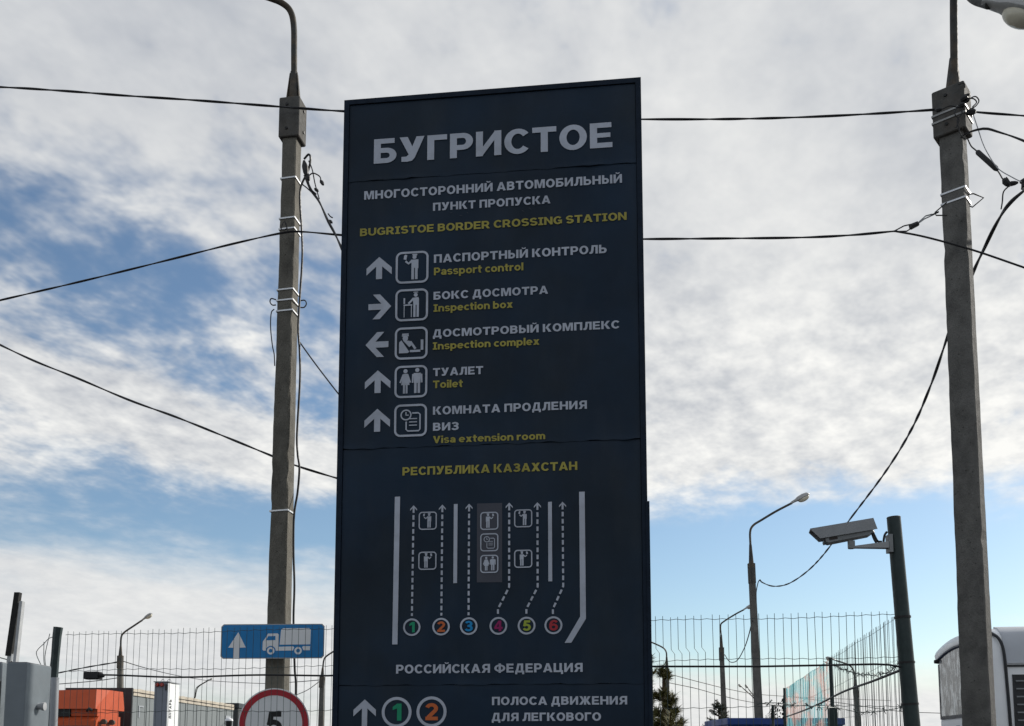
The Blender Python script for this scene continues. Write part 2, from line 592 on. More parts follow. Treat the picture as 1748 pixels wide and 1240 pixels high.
ST = R_(0, 0, 26, 100)
Sarc = arc(43, 70.5, 30, 20.5, 22, 270, 16) + arc(43, 29.5, 31, 20.5, 90, -158, 16)[1:]
bowlB = S_([(20, 52), (46, 52)] + arc(48, 31, 25, 21, 90, -90) + [(20, 10)])
G = {
    'А': (104, [P_((38, 100), (61, 100), (29, 0), (0, 0)), P_((43, 100), (66, 100), (104, 0), (75, 0)), R_(24, 18, 80, 37)]),
    'Б': (86, [ST, R_(26, 80, 78, 100), bowlB]),
    'В': (88, [ST, S_([(20, 90), (46, 90)] + arc(48, 72, 21, 18, 90, -90) + [(20, 54)]), bowlB]),
    'Г': (74, [ST, R_(26, 79, 74, 100)]),
    'Д': (104, [R_(2, 0, 102, 20), R_(2, -20, 25, 0), R_(79, -20, 102, 0), R_(64, 20, 90, 100), R_(50, 80, 64, 100), P_((28, 100), (52, 100), (36, 20), (10, 20))]),
    'Е': (82, [ST, R_(26, 80, 78, 100), R_(26, 41, 74, 59), R_(26, 0, 81, 20)]),
    'Ж': (134, [R_(54, 0, 80, 100), P_((4, 100), (34, 100), (56, 60), (56, 42), (40, 42)), P_((0, 0), (32, 0), (56, 42), (56, 60), (38, 56)),
                P_((130, 100), (100, 100), (78, 60), (78, 42), (94, 42)), P_((134, 0), (102, 0), (78, 42), (78, 60), (96, 56))]),
    'З': (82, [S_(arc(39, 72.5, 28, 18.5, 160, -90, 14)), S_(arc(39, 30, 30, 20.5, 90, -162, 16)), R_(26, 43, 44, 62)]),
    'И': (94, [ST, R_(68, 0, 94, 100), P_((26, 4), (26, 38), (68, 96), (68, 62))]),
    'К': (98, [ST, P_((26, 44), (62, 100), (95, 100), (50, 44)), P_((32, 56), (56, 62), (99, 0), (65, 0))]),
    'Л': (92, [R_(66, 0, 92, 100), R_(48, 80, 66, 100), P_((24, 100), (49, 100), (46, 42), (38, 10), (24, 0), (0, -1), (0, 20), (10, 20), (18, 36))]),
    'М': (116, [R_(0, 0, 25, 100), R_(91, 0, 116, 100), P_((25, 100), (38, 100), (69, 0), (47, 0), (25, 72)), P_((91, 100), (78, 100), (47, 0), (69, 0), (91, 72))]),
    'Н': (94, [ST, R_(68, 0, 94, 100), R_(26, 40, 68, 60)]),
    'О': (100, [O_(50, 50, 37, 41)]),
    'П': (92, [ST, R_(66, 0, 92, 100), R_(26, 79, 66, 100)]),
    'Р': (86, [ST, S_([(20, 90), (46, 90)] + arc(48, 66, 25, 24, 90, -90) + [(20, 42)])]),
    'С': (92, [S_(arc(50, 50, 37, 41, 38, 322, 24))]),
    'Т': (88, [R_(31, 0, 57, 80), R_(0, 79, 88, 100)]),
    'У': (94, [P_((0, 100), (31, 100), (58, 38), (38, 22)), P_((64, 100), (94, 100), (58, 14), (48, 2), (30, -1), (8, 0), (8, 20), (26, 20), (36, 28))]),
    'Ф': (124, [O_(62, 50, 48, 32, 13, 9), R_(49, -3, 75, 103)]),
    'Х': (100, [P_((2, 100), (35, 100), (100, 0), (66, 0)), P_((98, 100), (65, 100), (0, 0), (34, 0))]),
    'Ц': (104, [ST, R_(64, 0, 90, 100), R_(26, 0, 64, 20), R_(80, -21, 103, 0), R_(90, 0, 103, 20)]),
    'Ь': (86, [ST, S_([(20, 56), (46, 56)] + arc(48, 33, 25, 23, 90, -90) + [(20, 10)])]),
    'Ы': (116, [ST, S_([(20, 56), (40, 56)] + arc(42, 33, 23, 23, 90, -90) + [(20, 10)]), R_(90, 0, 116, 100)]),
    'U': (94, [S_([(13, 100)] + arc(47, 40, 34, 30, 180, 360, 14) + [(81, 100)])]),
    'G': (98, [S_(arc(50, 50, 37, 41, 38, 318, 24)), R_(52, 36, 96, 55), R_(74, 8, 96, 37)]),
    'I': (58, [R_(0, 82, 58, 100), R_(0, 0, 58, 18), R_(16, 18, 42, 82)]),
    'S': (86, [S_(Sarc)]),
    'D': (94, [ST, S_([(20, 90), (40, 90)] + arc(42, 50, 39, 40, 90, -90, 16) + [(20, 10)])]),
    'N': (94, [ST, R_(68, 0, 94, 100), P_((26, 96), (26, 62), (68, 4), (68, 38))]),
    'V': (100, [P_((0, 100), (30, 100), (62, 0), (38, 0)), P_((100, 100), (70, 100), (38, 0), (62, 0))]),
    'a': (76, [O_(35, 23, 22, 14, 12, 9), R_(50, 0, 75, 48), S_(arc(38, 46, 25, 19, 155, 0), 12, 9)]),
    'b': (84, [R_(0, 0, 25, 102), O_(42, 37, 29, 28, 12.5, 9.5)]),
    'c': (70, [S_(arc(42, 37, 29, 28, 45, 315, 18), 12.5, 9.5)]),
    'e': (82, [S_(arc(41, 37, 29, 28, 0, 318, 20), 12.5, 9.5), R_(20, 30, 82, 45)]),
    'i': (26, [R_(0, 0, 26, 74), R_(0, 84, 26, 103)]),
    'l': (26, [R_(0, 0, 26, 102)]),
    'm': (118, [R_(0, 0, 25, 74), S_(arc(36, 42, 23, 23, 180, 0) + [(59, 0)], 12.5, 9.5), S_(arc(82, 42, 23, 23, 180, 0) + [(105, 0)], 12.5, 9.5)]),
    'n': (80, [R_(0, 0, 25, 74), S_(arc(40, 40, 27, 25, 180, 0) + [(67, 0)], 12.5, 9.5)]),
    'o': (84, [O_(42, 37, 29, 28, 12.5, 9.5)]),
    'p': (84, [R_(0, -26, 25, 74), O_(42, 37, 29, 28, 12.5, 9.5)]),
    'r': (56, [R_(0, 0, 25, 74), S_(arc(44, 36, 31, 28, 175, 72), 12.5, 10)]),
    's': (70, [S_([(x * .82, y * .74) for x, y in Sarc], 11, 8)]),
    't': (56, [R_(12, 55, 56, 74), S_([(25, 96), (25, 24)] + arc(41, 23, 16, 13.5, 180, 285), 13, 9.5), R_(0, 56, 14, 74)]),
    'x': (82, [P_((2, 74), (33, 74), (82, 0), (50, 0)), P_((80, 74), (49, 74), (0, 0), (32, 0))]),
    '1': (66, [R_(36, 0, 64, 100), P_((36, 100), (36, 72), (8, 62), (8, 80))]),
    '2': (84, [S_(arc(42, 69, 28, 21.5, 165, -38, 14) + [(20, 16)]), R_(4, 0, 82, 21)]),
    '3': (82, [S_(arc(40, 72.5, 27, 18.5, 160, -90, 14)), S_(arc(40, 30, 30, 20.5, 90, -162, 16)), R_(28, 43, 44, 62)]),
    '4': (90, [R_(48, 0, 74, 100), P_((46, 100), (60, 100), (30, 40), (4, 40)), R_(4, 20, 88, 40)]),
    '5': (84, [R_(18, 79, 78, 100), P_((18, 100), (42, 100), (36, 46), (8, 46)), S_(arc(42, 34, 30, 24, 150, -156, 16))]),
    '6': (86, [O_(44, 33, 30, 23.5), S_(arc(50, 50, 36, 41, 42, 200, 14))]),
}
G['Й'] = (94, G['И'][1] + [S_(arc(47, 124, 19, 14, 190, 350), 7, 6)])
G['R'] = (94, G['Р'][1] + [P_((34, 46), (62, 46), (95, 0), (63, 0))])
G['Я'] = (94, mirror(G['R'][1], 94))
for a_, b_ in zip('AEBTOCPX', 'АЕВТОСРХ'):
    G[a_] = G[b_]


def strip(pts, hx, hy, closed):
    n = len(pts)
    L_, Rr = [], []
    for i, (x, y) in enumerate(pts):
        if closed:
            a, b = pts[i - 1], pts[(i + 1) % n]
        else:
            a, b = pts[max(i - 1, 0)], pts[min(i + 1, n - 1)]
        tx, ty = b[0] - a[0], b[1] - a[1]
        l = math.hypot(tx, ty) or 1
        nx, ny = -ty / l, tx / l
        L_.append((x + nx * hx, y + ny * hy))
        Rr.append((x - nx * hx, y - ny * hy))
    qs = []
    for i in range(n if closed else n - 1):
        j = (i + 1) % n
        qs.append([L_[i], L_[j], Rr[j], Rr[i]])
    return qs


def text_width(s, gap=9):
    return sum(34 if c == ' ' else G[c][0] + gap for c in s) - gap


def lettering(mb, s, org, ex, ey, en, width, height, mi=0, gap=9):
    """flat printed lettering; org = left end of the baseline, ex/ey/en unit vectors"""
    sx = width / text_width(s, gap)
    sy = height / 100.0
    x = 0
    for c in s:
        if c == ' ':
            x += 34
            continue
        W, items = G[c]
        for lv, it in enumerate(items):
            off = en * (.00018 * lv)
            polys = [it[1]] if it[0] == 'p' else strip(*it[1:])
            for q in polys:
                mb.add([org + ex * ((x + px) * sx) + ey * (py * sy) + off for px, py in q], [list(range(len(q)))], mi)
        x += W + gap


# ------------------------------------------------------------------ the big information sign
SA = rad(6.75)
SO = at(567, 1240, 7.1)
SO.z = 0
SR = Vector((math.cos(SA), -math.sin(SA), 0))
SN = Vector((-math.sin(SA), -math.cos(SA), 0))            # towards the viewer
SZ = Vector((0, 0, 1))
SW, STOP = 2.243, 6.528


def S(px, py):
    d = ray(px, py)
    t = (SO - CAM).dot(SN) / d.dot(SN)
    p = CAM + d * t
    return (p - SO).dot(SR), p.z


def sp(u, v, n=0.0):
    return SO + SR * u + SZ * v + SN * n


sign = thing('information_sign', 'tall dark navy information sign with white and yellow lettering and lane diagram', 'sign', (SO + SR * SW / 2))
b = MB()
vs = [sp(u, v, n) for n in (-.02, -.30) for u, v in ((0, .7), (SW, .7), (SW, STOP), (0, STOP))]
b.add(vs, [(0, 1, 2, 3), (7, 6, 5, 4), (0, 4, 5, 1), (1, 5, 6, 2), (2, 6, 7, 3), (3, 7, 4, 0)])
b.build('cabinet', MAT['sign_frame'], sign)
for u in (.45, SW - .45):
    b = MB()
    b.prism([(-.07, -.07), (.07, -.07), (.07, .07), (-.07, .07)], lambda x, y: sp(u + x, 0, -.16 + y), lambda x, y: sp(u + x, .72, -.16 + y))
    b.build('leg', MAT['dark_steel'], sign)
# edge frame: angle strips
FW = .040
for (u0, v0, u1, v1) in ((0, .7, FW, STOP), (SW - FW, .7, SW, STOP), (FW, STOP - .038, SW - FW, STOP), (FW, .7, SW - FW, .74)):
    b = MB()
    vs = [sp(u, v, n) for n in (.012, -.021) for u, v in ((u0, v0), (u1, v0), (u1, v1), (u0, v1))]
    b.add(vs, [(0, 1, 2, 3), (0, 4, 5, 1), (1, 5, 6, 2), (2, 6, 7, 3), (3, 7, 4, 0)])
    b.build('edge_strip', MAT['sign_frame'], sign)
b = MB()
u0, vv = S(1101, 857)
vs = [sp(u, v, n) for n in (.02, -.05) for u, v in ((SW - .012, .7), (SW + .014, .7), (SW + .014, vv), (SW - .012, vv))]
b.add(vs, [(0, 1, 2, 3), (0, 4, 5, 1), (1, 5, 6, 2), (2, 6, 7, 3), (3, 7, 4, 0)])
b.build('edge_strip', MAT['sign_frame'], sign)
seams = [STOP - .04, S(838, 295)[1], S(838, 759)[1], S(838, 1169)[1], .745]
panels = []
for i in range(4):
    vt, vb = seams[i] - .001, seams[i + 1] + .001
    b = MB()
    nu, nv = 56, 36
    rs = random.Random(i + 3)
    ph = [rs.uniform(0, 6.28) for _ in range(8)]

    def vrow(j):
        t = j / nv
        return vb + (vt - vb) * (.5 - .5 * math.cos(math.pi * t)) if 0 < j < nv else (vb if j == 0 else vt)
    vs = []
    for j in range(nv + 1):
        v = vrow(j)
        for q in range(nu + 1):
            u = FW + .003 + (SW - 2 * FW - .006) * q / nu
            e = math.exp(-((v - vb) / .022) ** 2) if i < 3 else 0
            e2 = math.exp(-((vt - v) / .018) ** 2) if i > 0 else 0
            cur = max(0, math.sin(u * 3.1 + ph[0]) * .6 + math.sin(u * 9.3 + ph[1]) * .5 + math.sin(u * 23 + ph[2]) * .35)
            n = e * (.001 + .008 * cur) - e2 * .002 + .0016 * math.sin(u * 2.7 + ph[5] + v * 1.3) * math.sin(v * 3.3 + ph[6])
            wob = .0035 * (math.sin(u * 17 + ph[3]) + math.sin(u * 41 + ph[4])) * (1 if (j == 0 and i < 3) else 0)
            vs.append(sp(u, v + wob, n))
    b.add(vs, [(j * (nu + 1) + q, j * (nu + 1) + q + 1, (j + 1) * (nu + 1) + q + 1, (j + 1) * (nu + 1) + q) for j in range(nv) for q in range(nu)])
    panels.append(b.build('panel', MAT['sign_navy'], sign, smooth=True))

PROUD = .0055


def sign_text(s, bl, tl_y, br, mname, panel, gap=9):
    u0, v0 = S(*bl)
    u1, v1 = S(*br)
    _, vt = S(bl[0], tl_y)
    vb = (v0 + v1) / 2
    k = (u1 - u0) / text_width(s, gap)
    x = 0
    for w in s.split(' '):
        tw = text_width(w, gap)
        mb = MB()
        lettering(mb, w, sp(u0 + x * k, vb, PROUD), SR, SZ, SN, tw * k, vt - v0, gap=gap)
        mb.build('lettering', MAT[mname], panels[panel])
        x += tw + gap + 34


W_, Y_ = 'print_white', 'print_yellow'
for a in [
    ('БУГРИСТОЕ', (638.3, 280.5), 239, (1046, 252.2), W_, 0, 11),
    ('МНОГОСТОРОННИЙ АВТОМОБИЛЬНЫЙ', (621.9, 342.2), 327.9, (1061.8, 312.6), W_, 1, 13),
    ('ПУНКТ ПРОПУСКА', (739.3, 361), 347.5, (939.7, 348.1), W_, 1, 13),
    ('BUGRISTOE BORDER CROSSING STATION', (614.7, 404.1), 391.2, (1069.7, 376.4), Y_, 1),
    ('ПАСПОРТНЫЙ КОНТРОЛЬ', (740.9, 449.7), 435.6, (1035.7, 432.7), W_, 1, 13),
    ('Passport control', (740.9, 470.2), 457.3, (893.5, 462.9), Y_, 1),
    ('БОКС ДОСМОТРА', (740.2, 512.3), 498.8, (935.6, 502.6), W_, 1, 13),
    ('Inspection box', (740.2, 532.8), 520.3, (875.5, 526.5), Y_, 1),
    ('ДОСМОТРОВЫЙ КОМПЛЕКС', (739, 576.2), 562.8, (1057.7, 562), W_, 1, 13),
    ('Inspection complex', (739, 597.6), 585.2, (920.9, 589.4), Y_, 1),
    ('ТУАЛЕТ', (739.3, 642.3), 628.8, (824.9, 639.8), W_, 1, 13),
    ('Toilet', (739.3, 663.7), 650.9, (790.3, 661.2), Y_, 1),
    ('КОМНАТА ПРОДЛЕНИЯ', (739.3, 708.4), 694.5, (1002, 698.9), W_, 1, 13),
    ('ВИЗ', (739.3, 736.1), 722.5, (783.3, 734.8), W_, 1, 13),
    ('Visa extension room', (739.3, 756.6), 744.4, (930.9, 751.2), Y_, 1),
    ('РЕСПУБЛИКА КАЗАХСТАН', (687.2, 811.8), 797.7, (985.5, 803.4), Y_, 2, 12),
    ('РОССИЙСКАЯ ФЕДЕРАЦИЯ', (676.3, 1149.6), 1134.6, (994.7, 1148), W_, 2, 12),
    ('ПОЛОСА ДВИЖЕНИЯ', (840, 1203.8), 1189.7, (1070.7, 1203.1), W_, 3, 12),
    ('ДЛЯ ЛЕГКОВОГО', (839.4, 1231.3), 1217.2, (1026.1, 1230.7), W_, 3, 12),
]:
    sign_text(*a)

PX = 2.243 / 543.0                                        # metres per photo pixel near the foot of the sign


def flat(mb, polys, c, w, ang=0, flip=False, lv0=0):
    """polys in a 0..100 square (y up), placed with centre c=(u,v), width w"""
    ca, sa = math.cos(ang), math.sin(ang)
    for lv, q in enumerate(polys):
        vs = []
        for x, y in q:
            x, y = (x - 50) / 100 * w, (y - 50) / 100 * w
            if flip:
                x = -x
            vs.append(sp(c[0] + x * ca - y * sa, c[1] + x * sa + y * ca, PROUD + .00015 * (lv + lv0)))
        mb.add(vs, [list(range(len(q)))])


def strips(pts, h, closed=False):
    return strip(pts, h, h, closed)


def rect(x0, y0, x1, y1):
    return [(x0, y0), (x1, y0), (x1, y1), (x0, y1)]


def disc(cx, cy, r, n=18):
    return [(cx + r * math.cos(2 * math.pi * i / n), cy + r * math.sin(2 * math.pi * i / n)) for i in range(n)]


def rrect(h, r=16, t=3.2):
    m = t
    pts = []
    for cx, cy, a in ((100 - m - r, 100 - m - r, 0), (m + r, 100 - m - r, 90), (m + r, m + r, 180), (100 - m - r, m + r, 270)):
        pts += arc(cx, cy, r, r, a, a + 90, 5)
    return strips(pts, t, True)


officer = [rect(50, 89, 65, 92), disc(57, 82, 6.2), [(52, 86), (64, 86), (66, 90), (50, 90)],
           [(46, 74), (66, 74), (68, 71), (68, 48), (48, 48), (48, 62)], rect(48, 12, 56, 50), rect(59, 12, 67, 50), rect(62, 46, 69, 74)] \
    + strips([(50, 71), (39, 62), (30, 70)], 3.2) + [[(24, 76), (32, 74), (35, 88), (30, 91), (25, 87)]]
inspect_box = [rect(55, 88, 69, 91), disc(62, 81, 6), [(52, 72), (70, 74), (72, 68), (72, 50), (55, 50), (54, 62)], rect(55, 12, 62, 52), rect(65, 12, 72, 52)] \
    + strips([(55, 70), (46, 60), (40, 54)], 3) + [rect(25, 48, 52, 52), rect(26, 12, 28.5, 48), rect(48, 12, 50.5, 48), rect(25, 54, 30, 72)]
inspect_desk = [rect(22, 77, 42, 81), [(21, 72), (43, 72), (42, 76), (22, 76)], disc(32, 66, 8.5), [(13, 20), (13, 54), (20, 60), (44, 24), (40, 20)], [(24, 60), (44, 58), (54, 46), (44, 38), (30, 54)]] \
    + [[(44, 55), (50, 57), (66, 34), (60, 30)], rect(46, 22, 78, 29), rect(79, 28, 87, 60)]
couple = [disc(33, 83, 6.4), [(27, 75), (39, 75), (46, 40), (20, 40)], rect(26, 14, 32, 40), rect(34, 14, 40, 40)] + strips([(27, 73), (17, 47)], 2.6) + strips([(39, 73), (48, 47)], 2.6) \
    + [disc(69, 85, 6.4), [(58, 76), (80, 76), (79, 45), (59, 45)], rect(60, 14, 67.5, 46), rect(70.5, 14, 78, 46)] + strips([(56, 73), (55, 46)], 2.4) + strips([(82, 73), (83, 46)], 2.4)
visa = strips(arc(36, 67, 15, 15, 0, 360, 22)[:-1], 2, True) + strips([(36, 76), (36, 66), (44, 66)], 1.7) \
    + strips([(55, 72), (74, 72), (79, 67), (79, 22), (75, 17), (42, 17), (37, 22), (37, 46)], 2.1) + [rect(46, 53, 70, 56), rect(46, 43, 70, 46), rect(46, 33, 70, 36)]
ICONS = {'officer': officer, 'box': inspect_box, 'desk': inspect_desk, 'couple': couple, 'visa': visa}
up_arrow = [[(50, 100), (100, 55), (100, 27), (62, 61), (62, 10), (38, 10), (38, 61), (0, 27), (0, 55)]]


def pictogram(kind, px, py, size_px, panel, flip=False):
    c = S(px, py)
    w = S(px + size_px / 2, py)[0] - S(px - size_px / 2, py)[0]
    mb = MB()
    flat(mb, rrect(1), c, w)
    flat(mb, ICONS[kind], c, w, flip=flip, lv0=3)
    mb.build('pictogram', MAT[W_], panels[panel])


for kind, px, py in (('officer', 703.8, 457.3), ('box', 703.1, 521.5), ('desk', 702.3, 586.8), ('couple', 701.8, 652.3), ('visa', 701.2, 718.4)):
    pictogram(kind, px, py, 56, 1)
for px, py, ang in ((647.5, 460.5, 0), (646.5, 524.5, -90), (646, 589, 90), (645, 654.5, 0), (644.2, 720.3, 0)):
    mb = MB()
    flat(mb, up_arrow, S(px, py), 46 * PX * 1.01, rad(ang))
    mb.build('arrow', MAT[W_], panels[1])
mb = MB()
c = S(622.8, 1214)
flat(mb, [[(50, 100), (100, 55), (100, 27), (62, 61), (62, -20), (38, -20), (38, 61), (0, 27), (0, 55)]], c, 39.5 * PX)
mb.build('arrow', MAT[W_], panels[3])


def number(dg, mname, px, py, r_px, t_px, panel, hgt):
    u, v = S(px, py)
    r = r_px * PX
    mb = MB()
    for q in strip([(u + (r - t_px * PX / 2) * math.cos(2 * math.pi * i / 40), v + (r - t_px * PX / 2) * math.sin(2 * math.pi * i / 40)) for i in range(40)], t_px * PX / 2, t_px * PX / 2, True):
        mb.add([sp(x, y, PROUD) for x, y in q], [(0, 1, 2, 3)])
    mb.build('ring', MAT[W_], panels[panel])
    mb = MB()
    h = hgt * PX
    w = h * G[dg][0] / 100 * .95
    lettering(mb, dg, sp(u - w / 2, v - h / 2, PROUD), SR, SZ, SN, w, h)
    mb.build('digit', MAT[mname], panels[panel])


for dg, mn, px, py in (('1', 'print_green', 703.2, 1071.1), ('2', 'print_orange', 753.1, 1070.2), ('3', 'print_blue', 800.3, 1069.3), ('4', 'print_magenta', 850.9, 1068.9), ('5', 'print_lime', 899, 1068.4), ('6', 'print_red', 944.8, 1067.8)):
    number(dg, mn, px, py, 15.2, 3.2, 2, 18)
number('1', 'print_green', 677.3, 1216, 26, 5, 3, 29)
number('2', 'print_orange', 736.8, 1215.3, 26, 5, 3, 29)


def quad_px(name, pts, mname, n=PROUD):
    mb = MB()
    uv = [S(*p) for p in pts]
    mb.add([sp(u, v, n) for u, v in uv], [list(range(len(uv)))])
    return mb.build(name, MAT[mname], panels[2])


quad_px('lane_wall', [(669.8, 1100.5), (678.8, 1100.5), (683.3, 848.3), (674.3, 848.7)], W_)
quad_px('lane_wall', [(988.6, 840.2), (998.1, 839.8), (1000.3, 1056.5), (975.3, 1097.6), (964, 1098), (990.4, 1053)], W_)
quad_px('lane_wall', [(774, 996), (780.4, 995.8), (781.4, 860.8), (775, 861.2)], W_)
quad_px('lane_wall', [(936.2, 993), (942.8, 992.8), (942.1, 857.1), (935.6, 857.5)], W_)
quad_px('lane_island', [(814, 994.6), (857.2, 994.3), (857.2, 859), (814.4, 860)], 'print_grey', .002)
for pts in ([(706.4, 863.2), (703.4, 1052)], [(755.4, 862), (753.6, 1051.3)], [(801, 860.5), (800, 1050.8)],
            [(869.4, 858.7), (869.2, 1002.7), (850.2, 1040), (850.2, 1049.5)], [(917.5, 858), (917.9, 1002.7), (898.7, 1040), (898.7, 1049)], [(960.4, 857.1), (961.5, 1001.6), (943.9, 1040), (943.9, 1048.5)]):
    P3 = [Vector((*S(*p), 0)) for p in pts]
    mb = MB()
    # arrow head
    tip = P3[0]
    hw, hh = 6.1 * PX, 9 * PX
    q = [(tip.x, tip.y), (tip.x + hw, tip.y - hh * .75), (tip.x + hw, tip.y - hh * 1.08), (tip.x + hw * .28, tip.y - hh * .55), (tip.x + hw * .28, tip.y - hh * 1.5), (tip.x - hw * .28, tip.y - hh * 1.5), (tip.x - hw * .28, tip.y - hh * .55), (tip.x - hw, tip.y - hh * 1.08), (tip.x - hw, tip.y - hh * .75)]
    mb.add([sp(x, y, PROUD) for x, y in q], [list(range(9))])
    path = resample(P3[:1] + P3[1:], .001)
    dash, gapd = 8.2 * PX, 4.1 * PX
    s0 = hh * 1.5 + gapd
    seg, L0, cur = [], 0, []
    for a, b2 in zip(path, path[1:]):
        L0 += (b2 - a).length
        ph = (L0 - s0) % (dash + gapd)
        if L0 > s0 and ph < dash:
            cur.append((b2.x, b2.y))
        elif cur:
            seg.append(cur)
            cur = []
    if len(cur) > 3:
        seg.append(cur)
    for sg in seg:
        st = sg[::8] + [sg[-1]] if len(sg) > 9 else sg
        st = [p for i, p in enumerate(st) if i == 0 or p != st[i - 1]]
        if len(st) < 2:
            continue
        for q in strip(st, 1.75 * PX, 1.75 * PX, False):
            mb.add([sp(x, y, PROUD) for x, y in q], [(0, 1, 2, 3)])
    mb.build('lane_line', MAT[W_], panels[2])
for kind, px, py, fl in (('officer', 730.5, 889.6, False), ('officer', 729.9, 957.8, True), ('officer', 835.5, 889.8, True), ('visa', 835.5, 926.4, False), ('couple', 835.5, 963.2, False), ('officer', 893.3, 885.5, False), ('officer', 893.3, 954.4, True)):
    pictogram(kind, px, py, 31, 2, fl)

rs = random.Random(31)
for px, py in ((684, 349), (787, 369), (798, 364), (893, 361), (905, 357), (912, 352), (770, 364)):
    u, v = S(px, py)
    mb = MB()
    a_ = rs.uniform(-1, 1)
    l_, w_ = rs.uniform(.008, .018), .0016
    dx, dy = math.cos(a_), math.sin(a_)
    mb.add([sp(u - dx * l_, v - dy * l_, PROUD), sp(u + dy * w_, v - dx * w_, PROUD), sp(u + dx * l_, v + dy * l_, PROUD), sp(u - dy * w_, v + dx * w_, PROUD)], [(0, 1, 2, 3)])
    mb.build('scuff', MAT['print_grey'], panels[1])

# ------------------------------------------------------------------ concrete lamp poles


def concrete_shaft(base, rz, w0, w1, d0, d1, H, mname, parent, lean=(0, 0), seed=1):
    rs = random.Random(seed)
    mb = MB()
    n = 90
    ca, sa = math.cos(rz), math.sin(rz)
    vs = []
    c = .010
    drift = [0] * 8
    for j in range(n + 1):
        t = j / n
        z = -.1 + (H + .1) * t
        w = (w0 + (w1 - w0) * t) / 2
        d = (d0 + (d1 - d0) * t) / 2
        bf = .985                                              # back a little narrower
        prof = [(-w + c, -d), (w - c, -d), (w, -d + c), (w * bf, d - c), (w * bf - c, d), (-w * bf + c, d), (-w * bf, d - c), (-w, -d + c)]
        for q, (x, y) in enumerate(prof):
            jit = .0022 if q in (0, 1, 2, 7) else .0012
            drift[q] = drift[q] * .5 + rs.uniform(-jit, jit)
            k = 1.0
            if q in (0, 7, 1, 2) and rs.random() < .06:
                k = rs.uniform(.86, .95)
            x, y = x * k + drift[q], y * (1 if k == 1 else .97) + drift[q] * .6
            vs.append(base + Vector((x * ca - y * sa + lean[0] * z, x * sa + y * ca + lean[1] * z, z)))
    fs = [(j * 8 + q, j * 8 + (q + 1) % 8, (j + 1) * 8 + (q + 1) % 8, (j + 1) * 8 + q) for j in range(n) for q in range(8)]
    fs.append(list(range(n * 8, n * 8 + 8)))
    mb.add(vs, fs)
    return mb.build('shaft', MAT[mname], parent)


def local(base, rz, lean=(0, 0)):
    return Matrix.Translation(base) @ Matrix(((1, 0, lean[0], 0), (0, 1, lean[1], 0), (0, 0, 1, 0), (0, 0, 0, 1))) @ Matrix.Rotation(rz, 4, 'Z')


def strap(M, w, d, z, parent, h=.014, mname='strap', slack=.004):
    mb = MB(M)
    a, b_ = w / 2 + slack, d / 2 + slack
    o1 = [(-a, -b_), (a, -b_), (a, b_), (-a, b_)]
    vs, fs = [], []
    for e, zz in ((0, z), (0, z + h), (.003, z + h), (.003, z)):
        for x, y in o1:
            vs.append((x + math.copysign(e, x), y + math.copysign(e, y), zz + (.006 if x > 0 else 0)))
    for r in range(4):
        for q in range(4):
            fs.append((r * 4 + q, r * 4 + (q + 1) % 4, ((r + 1) % 4) * 4 + (q + 1) % 4, ((r + 1) % 4) * 4 + q))
    mb.add(vs, fs)
    mb.build('strap', MAT[mname], parent)


def lamp_head(parent, a, direction, s=1.0, upv=Vector((0, 0, 1))):
    """street-lamp head: tapered housing, bowl lens; a = where the arm ends"""
    d = direction.normalized()
    side = d.cross(upv).normalized()
    up = side.cross(d).normalized()
    Rm = Matrix((d, side, up)).transposed()
    mb = MB(Matrix.Translation(a) @ Rm.to_4x4())
    prof = [(-.05, .035), (.0, .06), (.14, .075), (.22, .11), (.38, .125), (.52, .105), (.58, .05), (.60, .005)]
    n = 14
    vs, fs = [], []
    for x, r in prof:
        for k in range(n):
            an = 2 * math.pi * k / n
            zz = math.sin(an)
            vs.append((x * s, r * math.cos(an) * s * 1.1, (r * zz * (.9 if zz > 0 else .32)) * s))
    for j in range(len(prof) - 1):
        for k in range(n):
            fs.append((j * n + k, j * n + (k + 1) % n, (j + 1) * n + (k + 1) % n, (j + 1) * n + k))
    fs += [list(range(n))[::-1], list(range((len(prof) - 1) * n, len(prof) * n))]
    mb.add(vs, fs)
    hd = mb.build('lamp_head', MAT['lamp_body'], parent, smooth=True)
    mb = MB(Matrix.Translation(a) @ Rm.to_4x4())
    mb.ellipsoid((.375 * s, 0, -.028 * s), .185 * s, .118 * s, .10 * s, None, 16, 10)
    mb.build('lens', MAT['lamp_glass'], hd, smooth=True)


# left pole
BL_ = at(474, 1150, 9.0)
BL_.z = 0
LP = thing('concrete_lamp_pole', 'grey concrete lamp pole with white straps left of the tall sign', 'lamp pole', BL_)
LRZ = rad(-9)
LH = 7.86
concrete_shaft(BL_, LRZ, .195, .135, .165, .15, LH - .3, 'concrete_warm', LP, (.0006, 0), 3)
ML = local(BL_, LRZ, (.0006, 0))


def wl(z):
    t = z / LH
    return .195 - .060 * t, .165 - .015 * t


